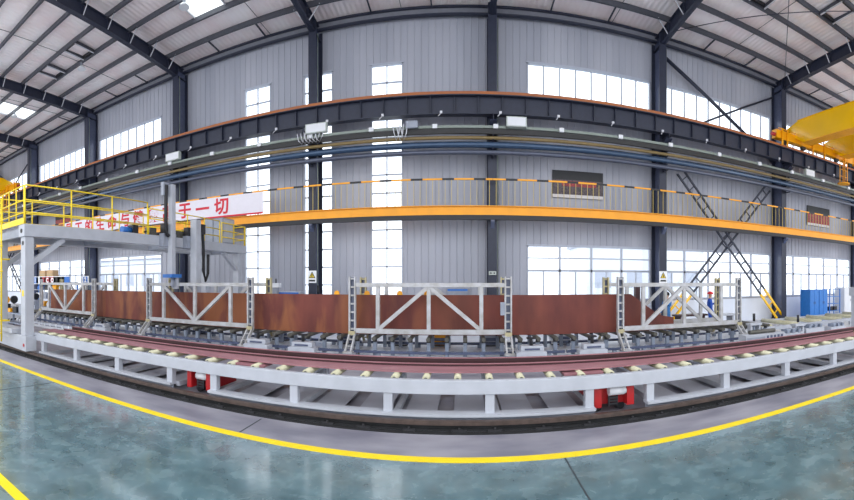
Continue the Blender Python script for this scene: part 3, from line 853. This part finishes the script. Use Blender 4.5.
def clamp_frame(lam, y, label, far, group):
    r = root('clamp_frame', (0, y, .15), label, 'frame', group)
    pm = 'olive_pad' if far else 'frame_paint'
    dv = 1 if far else -1
    for x in (0, FW):
        s = MB()
        for dx in (-.085, .085):
            s.box(x + dx - .022, x + dx + .022, y - .06, y + .06, .62, 2.36)
            s.bar((x + dx, y, .66), (x + dx, y + dv * .5, .17), .12, .044, (1, 0, 0))
        p = s.build('post', pm, r)
        for z in [.8, 1.05, 1.3, 1.55, 1.8, 2.05, 2.3]: MB().box(x - .065, x + .065, y - .02, y + .02, z - .025, z + .025).build('batten', pm, p)
        for t in (.35, .7): MB().cbox(x, y + dv * .5 * t, .66 - .5 * t, .15, .04, .04).build('batten', pm, p)
        MB().box(x - .14, x + .14, y + dv * .35 - .02, y + dv * .6 + .02, .15, .2).build('foot_plate', 'frame_paint', p)
        MB().box(x - .1, x + .1, y - .1, y - .06, .62, .74).build('joint_block', 'olive_pad', p)
        MB().box(x - .075, x + .075, y + .055, y + .075, .7, 2.34).build('back_strip', 'steel_mid', p)
    for z0, z1, n in ((2.05, 2.17, 'top_bar'), (.68, .82, 'bottom_bar')):
        MB().box(.11, FW - .11, y - .06, y + .06, z0, z1).build(n, 'frame_paint', r, .006)
    xs = (.78, 2.28, 3.8)
    for x in xs: MB().box(x - .055, x + .055, y - .05, y + .05, .82, 2.05).build('upright', 'frame_paint', r)
    for a, b in ((xs[0], xs[1]), (xs[2], xs[1])):
        s = 1 if b > a else -1
        za, zb = (.84, 2.03) if lam else (2.03, .84)
        MB().bar((a + s * .06, y, za), (b - s * .05, y, zb), .11, .1, (0, 1, 0)).build('diagonal', 'frame_paint', r)
    return r
for far in (False, True):
    y = FY2 if far else FY
    pv = pl = None
    for i, x in enumerate(FX):
        lam = i >= 2
        lb = ('rear' if far else 'front') + (' olive posted' if far else ' white') + ' clamp frame ' + fl_[i] + (', braces meeting at the top' if lam else ', braces meeting at the bottom')
        p = pl if lam else pv
        if p is None:
            o = clamp_frame(lam, y, lb, far, 'clamp frames along the rusty plate')
            if lam: pl = o
            else: pv = o
        else:
            o = copy_tree(p); o['label'] = lb
        o.location.x = x
# control box on a post
tag(MB().box(FX[2] + FW - .24, FX[2] + FW - .11, FY - .2, FY - .065, 1.25, 1.62).build('control_box', 'grey_paint'), 'small grey control box on a front clamp frame post near the hall middle', 'box')

# rusty plate
PLY = 12.42
tag(MB().prism([(-19.1, .6), (6.86, .6), (6.86, 1.0), (6.42, 1.07), (6.19, 1.17), (5.27, 1.81), (-19.1, 1.81)], 'y', PLY, PLY + .05).build('steel_girder_plate', 'rust_plate'),
    'long tall rusty brown steel plate standing between the clamp frames', 'steel plate')
# yellow lugs on the plate
for i, x in enumerate((WX(337.5, 12.5), WX(367.5, 12.5), WX(400, 12.5), WX(427, 12.5))):
    b = MB(); b.prism([(x - .09, 1.81), (x + .09, 1.81), (x + .07, 1.9), (x, 1.94), (x - .07, 1.9)], 'y', PLY + .005, PLY + .045)
    tag(b.build('lifting_lug', 'orange_yellow'), 'yellow lifting lug on top of the rusty plate, %s from the gantry' % ORD[i], 'lug', 'lifting lugs on the plate')

# roller conveyor sections
def conveyor(label, group):
    r = root('roller_conveyor', (0, 12.7, 0), label, 'conveyor', group)
    for y in (12.0, 13.9):
        MB().box(.03, PIT - .03, y - .05, y + .05, .1, .18).build('side_beam', 'steel_mid', r)
    for k in range(15):
        x = .27 + k * .535
        for y in (13.7, 12.16): s_ = MB().box(x - .055, x + .055, y - .05, y + .05, .02, .42).build('roller_stand', 'conveyor_grey', r)
        for y in (12.12, 13.72): MB().box(x - .06, x + .06, y - .04, y + .04, .42, .5).build('bearing', 'rubber', s_)
        ro = MB().cyl((x, 11.93, .53), (x, 13.75, .53), .062, 12).build('roller', 'roller_olive', s_)
    for k in range(8):
        x = .55 + k * 1.0
        MB().cbox(x, 12.0, .0, .1, .14, .1).build('foot', 'conveyor_grey', r)
        MB().cbox(x, 13.9, .0, .1, .14, .1).build('foot', 'conveyor_grey', r)
    return r
proto = conveyor('', 'grey roller conveyor sections under the plate')
for i in range(4):
    o = proto if i == 0 else copy_tree(proto)
    o.location.x = FX[i] - 1.75
    o['label'] = 'grey roller conveyor section under the clamp frame ' + fl_[i]

# guide track in front of the conveyors
r = root('guide_track', (0, 11.3, 0), 'long white guide track on the floor in front of the conveyors', 'track')
MB().box(-20.5, 10.6, 11.16, 11.2, .03, .14).build('track_side', 'white_paint', r)
MB().box(-20.5, 10.6, 11.2, 11.44, .1, .145).build('track_top', 'grey_paint', r)
MB().box(-20.5, 10.6, 11.2, 11.44, .0, .1).build('track_base', 'black_paint', r)
for k in range(60):
    x = -20.3 + k * .52
    MB().box(x - .03, x + .03, 11.12, 11.16, .0, .16).build('track_clip', 'white_clean', r)

# white hydraulic lift units between the roller stands
def lift_unit(label):
    r = root('lift_unit', (0, 11.6, .15), label, 'machine unit', 'white lift units in front of the conveyors')
    MB().prism([(-.42, .15), (.42, .15), (.42, .27), (.3, .3), (-.3, .3), (-.42, .27)], 'y', 11.22, 11.55).build('base', 'white_paint', r)
    MB().box(-.3, .34, 11.24, 11.54, .3, .44).build('slide_block', 'white_paint', r, .015)
    MB().box(-.2, .22, 11.225, 11.24, .33, .38).build('slot', 'steel_mid', r)
    MB().cyl((0, 11.4, .44), (0, 11.4, .66), .05, 12).build('ram', 'black_paint', r)
    MB().box(-.12, .12, 11.32, 11.48, .62, .66).build('ram_pad', 'black_paint', r)
    return r
proto = lift_unit('')
for i, (px, lb) in enumerate(((102, 'past the gantry masts, beside the gantry leg'), (258, 'just past the frame under the gantry masts'), (303, 'between the gantry masts and the hall middle'), (531, 'just past the frame near the hall middle'), (592, 'before the frame by the laced braces'))):
    o = proto if i == 0 else copy_tree(proto)
    o.location.x = WX(px, 11.4); o['label'] = 'white hydraulic lift unit ' + lb
# pump sets and small gear behind the stands
for i, (px, lb, mm) in enumerate(((440, 'orange pump cover behind the roller stands near the hall middle', 'orange_yellow'), (282, 'white valve box behind the stands between gantry and hall middle', 'white_clean'), (398, 'white valve box behind the stands under the middle frame', 'white_clean'), (490, 'grey valve box behind the stands beside the middle frame post', 'grey_paint'), (560, 'white valve box behind the stands under the plain plate stretch', 'white_clean'), (350, 'grey valve box behind the stands at the middle frame post', 'grey_paint'), (205, 'white valve box behind the stands under the gantry masts', 'white_clean'))):
    x = WX(px, 14.3); r = root('valve_box', (x, 14.3, 0), lb, 'box')
    MB().box(x - .35, x + .35, 14.1, 14.5, .05, .55).build('housing', mm, r, .015)
    MB().box(x - .3, x + .3, 14.08, 14.1, .2, .3).build('handle_strip', 'steel_mid', r)
    MB().box(x - .33, x + .33, 14.12, 14.48, 0, .05).build('skid', 'black_paint', r)

# outfeed line to the blue cabinets
r = root('outfeed_table', (13.5, 13, 0), 'white outfeed table with long cream rollers towards the blue cabinets', 'conveyor')
for y in (12.9, 15.4):
    MB().box(11.2, 22.0, y - .06, y + .06, .2, .34).build('side_beam', 'white_paint', r)
    for k in range(8): MB().box(11.4 + k * 1.45, 11.52 + k * 1.45, y - .05, y + .05, 0, .2).build('leg', 'white_paint', r)
for k in range(7):
    x = 11.8 + k * 1.6
    MB().cyl((x, 12.97, .32), (x, 15.33, .32), .1, 14).build('roller', 'roller_cream', r)
xm = WX(770, 10.4)
r = root('chain_transfer', (xm, 10.4, 0), 'long white slotted transfer unit on the floor before the outfeed table', 'machine')
MB().box(xm - 1.2, xm + .5, 10.2, 10.6, .08, .5).build('housing', 'white_paint', r, .015)
MB().box(xm - 1.15, xm - .4, 10.185, 10.2, .18, .42).build('panel', 'grey_paint', r)
for k in range(5): MB().box(xm - .32 + k * .16, xm - .24 + k * .16, 10.18, 10.2, .15, .44).build('slot', 'steel_mid', r)
MB().box(xm - 1.1, xm + .4, 10.25, 10.55, 0, .08).build('skid', 'black_paint', r)
MB().cyl((xm - .9, 10.4, .56), (xm + .2, 10.4, .56), .07, 12).build('roller', 'roller_olive', r)
def ram_unit(px, y, h, label):
    x = WX(px, y); r = root('ram_unit', (x, y, 0), label, 'machine')
    MB().box(x - .3, x + .3, y - .25, y + .25, 0, .12).build('base', 'white_paint', r)
    for s in (-1, 1): MB().box(x + s * .2 - .035, x + s * .2 + .035, y - .1, y + .1, .12, h).build('guide_post', 'white_paint', r)
    MB().box(x - .28, x + .28, y - .14, y + .14, h, h + .08).build('head_plate', 'white_paint', r)
    MB().cyl((x, y, h + .14), (x, y, h + .42), .05, 12).build('cylinder', 'black_paint', r)
    MB().cyl((x, y, .3), (x, y, h), .05, 10).build('piston', 'conveyor_grey', r)
ram_unit(754, 11.7, .62, 'white ram unit with black cylinder just past the last clamp frame')
ram_unit(798, 11.2, .5, 'low white ram unit with black cylinder before the outfeed rollers')
# low machine modules
for i, (px, y, w, h, lb) in enumerate(((790, 10.9, 1.0, .42, 'beside the slotted transfer unit'), (812, 11.3, 1.1, .45, 'in front of the outfeed rollers'), (835, 11.2, 1.0, .4, 'farthest along the outfeed table'))):
    x = WX(px, y); r = root('drive_module', (x, y, 0), 'low white drive module ' + lb, 'machine', 'white drive modules by the outfeed table')
    MB().box(x - w / 2, x + w / 2, y - .2, y + .2, .05, h - .08).build('frame', 'white_paint', r, .01)
    MB().cyl((x - w * .3, y - .05, h), (x + w * .3, y - .05, h), .08, 12).build('shaft', 'conveyor_grey', r)
    for s in (-1, 0, 1): MB().box(x + s * w * .3 - .06, x + s * w * .3 + .06, y - .22, y + .1, h - .08, h + .05).build('bearing', 'conveyor_grey', r)
    MB().box(x - w / 2 + .05, x + w / 2 - .05, y - .18, y + .18, 0, .05).build('skid', 'black_paint', r)
# white tower at the frame edge
x, y = 16.1, 11.5
r = root('machine_tower', (x, y, 0), 'tall white machine tower at the end of the outfeed table', 'machine')
MB().box(x - .3, x + .35, y - .25, y + .25, 0, 1.55).build('column', 'white_paint', r, .02)
MB().box(x - .42, x + .45, y - .3, y + .3, 1.55, 1.95).build('head', 'white_paint', r, .03)
MB().cyl((x - .31, y, 1.1), (x - .3, y, 1.1), .06, 12).build('bolt_hole', 'black_paint', r)
MB().cyl((x - .1, y - .26, 1.3), (x - .1, y - .25, 1.3), .06, 12).build('bolt_hole', 'black_paint', r)

# blue cabinets, rack, white cabinet
def cabinet(x0, x1, y0, y1, h, m, label, cat='cabinet'):
    r = root('storage_cabinet' if m == 'blue_cabinet' else 'control_cabinet', ((x0 + x1) / 2, (y0 + y1) / 2, 0), label, cat)
    MB().box(x0, x1, y0, y1, .06, h).build('body', m, r, .01)
    MB().box(x0 + .04, x1 - .04, y0 + .04, y1 - .02, 0, .06).build('plinth', 'black_paint', r)
    w = (x1 - x0) / 2
    for k in range(2):
        d = MB().box(x0 + k * w + .012, x0 + (k + 1) * w - .012, y0 - .018, y0 - .001, .1, h - .03).build('door', m, r)
        MB().box(x0 + w + (-.07 if k == 0 else .04), x0 + w + (-.04 if k == 0 else .07), y0 - .03, y0 - .018, h * .5, h * .58).build('handle', 'steel_mid', d)
cabinet(18.35, 19.14, 16.7, 17.5, 1.74, 'blue_cabinet', 'blue steel storage cabinet closer to the column with laced brace')
cabinet(19.18, 19.97, 16.7, 17.5, 1.74, 'blue_cabinet', 'blue steel storage cabinet beside the open blue rack')
cabinet(21.7, 23.2, 16.7, 17.5, 1.85, 'white_clean', 'white control cabinet past the open blue rack')
r = root('open_rack', (20.85, 17, 0), 'open blue tube rack between blue and white cabinets', 'rack')
for xx in (20.3, 21.35):
    for yy in (16.8, 17.3): MB().box(xx - .025, xx + .025, yy - .025, yy + .025, 0, 1.75).build('post', 'blue_cabinet', r)
for z in (.35, .8, 1.25, 1.72): MB().box(20.33, 21.32, 16.8, 17.3, z, z + .03).build('shelf', 'blue_cabinet', r)
for i, (xx, lb) in enumerate(((20.6, 'closer to the blue cabinet'), (21.05, 'closer to the white cabinet'))):
    tag(MB().cbox(xx, 17.05, .38, .3, .3, .24).build('tool_case', 'black_paint', None, .02), 'black tool case on the low rack shelf ' + lb, 'case')

# signboard rack beyond the gantry
y = 15.8
xa, xb = WX(31, y), WX(69, y)
r = root('signboard_rack', ((xa + xb) / 2, y, 0), 'long shelf rack topped by coloured sign tiles behind the gantry leg', 'rack')
for xx in (xa, (xa + xb) / 2, xb):
    for yy in (y + .1, y + .7): MB().box(xx - .04, xx + .04, yy - .04, yy + .04, 0, 2.15).build('post', 'blue_motor', r)
for z in (.4, 1.0, 1.6): MB().box(xa, xb, y + .05, y + .75, z, z + .05).build('shelf', 'grey_paint', r)
MB().box(xa, xb, y + .05, y + .75, 2.15, 2.2).build('top_shelf', 'grey_paint', r)
hb = MB().box(xa - .05, xb + .05, y + .0, y + .04, 2.05, 2.6).build('header_board', 'sign_white', r)
tiles = [(35.5, 'sign_blue', '1'), (39.5, 'sign_white', ''), (43, 'sign_red', ''), (47.5, 'sign_red', 'C'), (52.5, 'sign_red', 'O'), (57, 'sign_dark', ''), (61, 'sign_dark', ''), (66, 'sign_blue', '')]
for px, mm, ch in tiles:
    x = WX(px, y); w = .3 * (y / cos((px - XC) / F)) / 16
    t_ = MB().box(x - .42, x + .42, y - .02, y, 2.1, 2.55).build('sign_tile', mm, hb)
    if ch: put_text(ch, .42, x, y - .026, 2.33, 'sign_white', hb)
for i, (px, lb) in enumerate(((45, 'farther from the column'), (52.5, 'closer to the column'))):
    x = WX(px, y + .4); bx = root('cardboard_box', (x, y + .4, 2.2), 'brown cardboard box on the signboard rack ' + lb, 'box')
    MB().box(x - .38, x + .38, y + .15, y + .65, 2.2, 3.05).build('carton', 'cardboard', bx, .01)
    MB().box(x - .38, x + .38, y + .142, y + .15, 2.72, 2.78).build('tape', 'olive_pad', bx)
for i in range(14):
    x = xa + .4 + i * (xb - xa - .8) / 13
    z = (.45, 1.05, 1.65)[i % 3]
    b = MB(); w = .28
    b.prism([(y + .1, z), (y + .65, z), (y + .65, z + .36), (y + .2, z + .36), (y + .1, z + .18)], 'x', x - w, x + w)
    mm = ('sign_dark', 'white_clean', 'sign_blue', 'orange_yellow', 'grey_paint')[i % 5]
    tag(b.build('parts_bin', mm), ('dark', 'white', 'blue', 'yellow', 'grey')[i % 5] + ' parts bin on the ' + ('low', 'middle', 'upper')[i % 3] + ' shelf of the signboard rack, %s along' % ORD[i], 'bin', 'parts bins on the signboard rack')
# number sign on column 1
x = CX(1)
r = root('number_sign', (x - .1, 17.77, 2.1), 'small blue number sign on the column behind the signboard rack', 'sign')
MB().box(x - .42, x + .3, 17.78, 17.797, 2.1, 2.62).build('plate', 'sign_white', r)
MB().box(x - .3, x + .18, 17.772, 17.78, 2.15, 2.57).build('panel', 'sign_blue', r)
put_text('2', .45, x - .06, 17.768, 2.36, 'sign_white', r)
# welding sets left
def weld_set(px, y, label, m='white_clean'):
    x = WX(px, y); r = root('welding_machine', (x, y, 0), label, 'machine', 'welding machines beyond the gantry leg')
    MB().box(x - .35, x + .35, y - .3, y + .3, .16, .95).build('case', m, r, .02)
    MB().box(x - .3, x + .3, y - .315, y - .3, .6, .88).build('panel', 'sign_dark', r)
    for s in (-1, 1):
        for t in (-1, 1): MB().cyl((x + s * .28 - .03, y + t * .22, .08), (x + s * .28 + .03, y + t * .22, .08), .08, 12).build('wheel', 'rubber', r)
    w = MB().cyl((x - .08, y, 1.2), (x + .08, y, 1.2), .22, 18).build('wire_spool', 'orange_yellow' if px < 10 else 'sign_dark', r)
    MB().box(x - .05, x + .05, y - .05, y + .05, .95, 1.2).build('spool_arm', 'black_paint', w)
weld_set(6, 10.6, 'white welding machine with a yellow wire spool past the gantry ladder')
weld_set(14, 11.2, 'white welding machine with dark spool beside the gantry leg')
weld_set(36, 15.0, 'grey welding machine with dark spool behind the gantry leg', 'grey_paint')
r = root('work_bench', (WX(12, 9.6), 9.6, 0), 'dark cluttered work bench low behind the gantry leg', 'bench')
x = WX(12, 9.6)
MB().box(x - 2.2, x + 1.6, 9.3, 9.9, .66, .72).build('bench_top', 'conveyor_grey', r)
for dx in (-2.1, -.3, 1.5):
    for dy in (-.25, .25): MB().box(x + dx - .04, x + dx + .04, 9.6 + dy - .04, 9.6 + dy + .04, 0, .66).build('leg', 'conveyor_grey', r)
MB().box(x - 2.1, x + 1.5, 9.35, 9.85, .2, .24).build('low_shelf', 'conveyor_grey', r)
for i in range(6):
    xx = x - 1.9 + i * .62; mm = ('sign_dark', 'white_clean', 'rubber', 'orange_yellow', 'sign_dark', 'grey_paint')[i]
    b = root('tool_box', (xx, 9.6, .72), ('dark', 'white', 'black', 'yellow', 'dark charcoal', 'grey')[i] + ' tool box on the cluttered work bench, %s along' % ORD[i], 'tool box', 'tool boxes on the work bench')
    h = .18 + .1 * ((i * 7) % 3)
    MB().box(xx - .2, xx + .2, 9.42, 9.78, .72, .72 + h).build('case', mm, b, .015)
    MB().tube([(xx - .1, 9.6, .72 + h), (xx - .1, 9.6, .78 + h), (xx + .1, 9.6, .78 + h), (xx + .1, 9.6, .72 + h)], .014, 6).build('handle', 'steel_dark', b)

# far-floor things behind the plate
r = root('blue_trolley', (WX(288, 17), 17, 0), 'white and blue trolley cabinet between the tall windows', 'cabinet')
x = WX(288, 17)
MB().box(x - .65, x + .65, 16.8, 17.3, .1, 1.78).build('body', 'white_paint', r, .02)
MB().box(x - .6, x + .6, 16.78, 16.8, 1.45, 1.74).build('panel', 'sign_blue', r)
MB().box(x - .6, x + .6, 16.85, 17.25, 0, .1).build('plinth', 'black_paint', r)
x = WX(457, 17.3)
r = root('notice_case', (x, 18.68, 1.4), 'pale wall notice case with blue strip behind the middle frame', 'notice board')
MB().box(x - .5, x + .5, 18.66, 18.715, 1.4, 1.9).build('case', 'grey_paint', r)
MB().box(x - .45, x + .45, 18.65, 18.66, 1.8, 1.88).build('title_strip', 'sign_blue', r)
x = CX(3) + .0
r = root('blue_bin', (WX(318, 17.0), 17.0, 0), 'tall blue drum pump beside the column between tall windows', 'machine')
x = WX(318, 17.0)
MB().cyl((x, 17, 0), (x, 17, 1.6), .28, 16).build('drum', 'blue_motor', r)
MB().cyl((x, 17, 1.6), (x, 17, 2.05), .06, 10).build('pump_tube', 'sign_dark', r)
x = WX(276, 16.6)
r = root('instrument_post', (x, 16.6, 0), 'grey instrument post with a white head beside the tall windows', 'instrument')
MB().box(x - .1, x + .1, 16.5, 16.7, 0, 1.95).build('post', 'grey_paint', r)
MB().box(x - .2, x + .2, 16.45, 16.75, 1.95, 2.15).build('head', 'white_clean', r, .02)
MB().cyl((x, 16.6, 2.15), (x, 16.6, 2.35), .03, 8).build('aerial', 'black_paint', r)
x = WX(240, 17)
# dark machine behind frame by warning column
x = WX(637, 15.5)
r = root('stanchion_post', (x, 15.5, 0), 'dark reddish machine post behind the front frame by the laced braces', 'post')
MB().box(x - .1, x + .1, 15.4, 15.6, .05, 2.0).build('post', 'red_dark', r)
MB().box(x - .25, x + .25, 15.3, 15.7, 0, .05).build('base', 'black_paint', r)
# red stack behind
for i, (px, y, w) in enumerate(((690, 16.6, 1.6), (722, 16.0, 1.2))):
    x = WX(px, y)
    b = MB(); b.box(x - w / 2, x + w / 2, y - .3, y + .3, .62, .7); 
    for s in (-1, 1): b.box(x + s * w * .4 - .04, x + s * w * .4 + .04, y - .25, y + .25, 0, .62)
    tag(b.build('saw_horse', 'red_dark' if i == 0 else 'white_paint'), ('dark red' if i == 0 else 'white') + ' low trestle on the floor behind the last frame', 'trestle')

# ------------------------------------------------------------------ people
def person(loc, rz, shirt, label, helmet, arm):
    r = root('person', loc, label, 'person'); x0, y0, z0 = loc
    J = [(0, 0, .95), (0, 0, 1.12), (0, .01, 1.32), (0, .01, 1.44), (0, 0, 1.52), (0, -.01, 1.62), (0, -.01, 1.72),
         (-.1, 0, .9), (-.11, -.02, .5), (-.11, 0, .09), (-.11, -.13, .04),
         (.1, 0, .9), (.11, -.01, .5), (.12, .03, .09), (.12, -.1, .04),
         (-.18, .01, 1.41), (.18, .01, 1.41)]
    R = [.13, .12, .14, .1, .05, .085, .075, .085, .06, .042, .04, .085, .06, .042, .04, .06, .06]
    E = [(0, 1), (1, 2), (2, 3), (3, 4), (4, 5), (5, 6), (0, 7), (7, 8), (8, 9), (9, 10), (0, 11), (11, 12), (12, 13), (13, 14), (3, 15), (3, 16)]
    for s, sh in ((-1, 15), (1, 16)):
        if arm and s > 0: el, wr, hn = (s * .3, -.12, 1.24), (s * .25, -.34, 1.34), (s * .24, -.4, 1.37)
        else: el, wr, hn = (s * .25, -.01, 1.14), (s * .24, -.14, .92), (s * .235, -.17, .86)
        n = len(J); J += [el, wr, hn]; R += [.045, .033, .035]; E += [(sh, n), (n, n + 1), (n + 1, n + 2)]
        H = Vector(hn); d = (Vector(hn) - Vector(wr)).normalized()
        for q in range(4):
            off = Vector((0, (q - 1.5) * .018, 0)); b = H + d * .03 + off; t = b + d * (.045 - abs(q - 1.4) * .006) + Vector((0, -.008, 0))
            m_ = len(J); J += [tuple(b), tuple(t)]; R += [.009, .008]; E += [(n + 2, m_), (m_, m_ + 1)]
        m_ = len(J); J += [tuple(H + Vector((-s * .02, -.035, 0))), tuple(H + Vector((-s * .025, -.05, 0)) + d * .03)]; R += [.01, .009]; E += [(n + 2, m_), (m_, m_ + 1)]
    me = bpy.data.meshes.new('body'); me.from_pydata(J, E, []); me.update()
    o = bpy.data.objects.new('tmp_body', me); COL.objects.link(o)
    sk = o.modifiers.new('s', 'SKIN'); su = o.modifiers.new('u', 'SUBSURF'); su.levels = 1; su.render_levels = 1
    for i, v in enumerate(me.skin_vertices[0].data): v.radius = (R[i], R[i]); v.use_root = i == 0
    bpy.context.view_layer.update()
    m3 = bpy.data.meshes.new_from_object(o.evaluated_get(bpy.context.evaluated_depsgraph_get()))
    bpy.data.objects.remove(o)
    m3.name = 'body'; m3.materials.clear()
    for q in ('skin', shirt, shirt, 'rubber'): m3.materials.append(M[q])
    for p in m3.polygons:
        c = p.center; p.use_smooth = True
        hand = abs(c.x) > .2 and (c.z < .93 and c.z > .7 or (arm and c.y < -.32))
        p.material_index = 3 if c.z < .1 else 0 if (c.z > 1.5 or hand) else 1 if c.z > .95 else 2
    b = bpy.data.objects.new('body', m3); COL.objects.link(b); b.parent = r
    ORG[r.name] = Vector((0, 0, 0))
    if helmet:
        h = MB().ball((0, -.01, 1.69), .125, 16, 1, 1.12, .95); h.v = [(v[0], v[1], max(v[2], 1.685)) for v in h.v]
        h.build('helmet', 'helmet_red', r)
        MB().prism([(-.1, -.12), (.1, -.12), (.08, -.2), (-.08, -.2)], 'z', 1.68, 1.695).build('helmet_brim', 'helmet_red', r)
    else:
        h = MB().ball((0, .02, 1.7), .1, 14, .95, 1.05, 1.0); h.build('hair', 'hair', r)
    f = MB()
    f.ball((0, -.098, 1.62), .014, 8); f.build('nose', 'skin', r)
    for s in (-1, 1): MB().ball((s * .034, -.086, 1.65), .011, 8).build('eye', 'hair', r)
    MB().box(-.025, .025, -.092, -.08, 1.575, 1.583).build('mouth', 'red_dark', r)
    for s in (-1, 1): MB().ball((s * .085, 0, 1.63), .024, 8, .5, 1, 1.3).build('ear', 'skin', r)
    r.rotation_euler.z = rz
    return r
person((WX(710, 14.6), 14.6, 0), radians(60), 'cloth_blue', 'person in blue overalls and red helmet standing behind the last frame', True, True)
person((WX(667, 15.0), 15.0, 0), radians(-70), 'cloth_light_blue', 'person in light blue work clothes and dark hair behind the front frame', False, True)

# ------------------------------------------------------------------ buildings outside, seen faintly through the panes
for i, (xa, xb, y, h) in enumerate(((14, 30, 46, 6.5), (-64, -42, 52, 6.0))):
    b = root('outside_building', ((xa + xb) / 2, y + 4, -.1), 'pale workshop building across the yard outside, ' + ('behind the laced braces' if i == 0 else 'behind the signboard rack'), 'building')
    MB().box(xa, xb, y, y + 8, -.1, h).build('wall', 'outside_wall', b)
    MB().box(xa - .3, xb + .3, y - .3, y + 8.3, h, h + .3).build('roof', 'grey_paint', b)
    n = int((xb - xa) / 4)
    for k in range(n): MB().box(xa + 1 + k * 4, xa + 3 + k * 4, y - .05, y, 1.5, 3.6).build('window', 'window_frame', b)

bpy.data.objects.remove(to)

# ------------------------------------------------------------------ light, camera, colour
w = bpy.data.worlds.new('World'); SC.world = w; w.use_nodes = True
bg = w.node_tree.nodes['Background']; bg.inputs['Color'].default_value = (.93, .96, 1.0, 1); bg.inputs['Strength'].default_value = 2.3

cd = bpy.data.cameras.new('Camera'); cam = bpy.data.objects.new('Camera', cd); COL.objects.link(cam); SC.camera = cam
cam.location = (0, 0, EYE); cam.rotation_euler = (pi / 2, 0, 0)
cd.type = 'PANO'; cd.panorama_type = 'CENTRAL_CYLINDRICAL'
cd.central_cylindrical_range_u_min = -XC / F; cd.central_cylindrical_range_u_max = (854 - XC) / F
cd.central_cylindrical_range_v_min = (YH - 500) / F; cd.central_cylindrical_range_v_max = YH / F
cd.clip_end = 400
vs = SC.view_settings
vs.view_transform = 'Standard'; vs.look = 'None'; vs.exposure = 0.0; vs.gamma = 1.0; vs.use_curve_mapping = False
SC.cycles.use_denoising = True
SC.cycles.max_bounces = 8; SC.cycles.transparent_max_bounces = 12
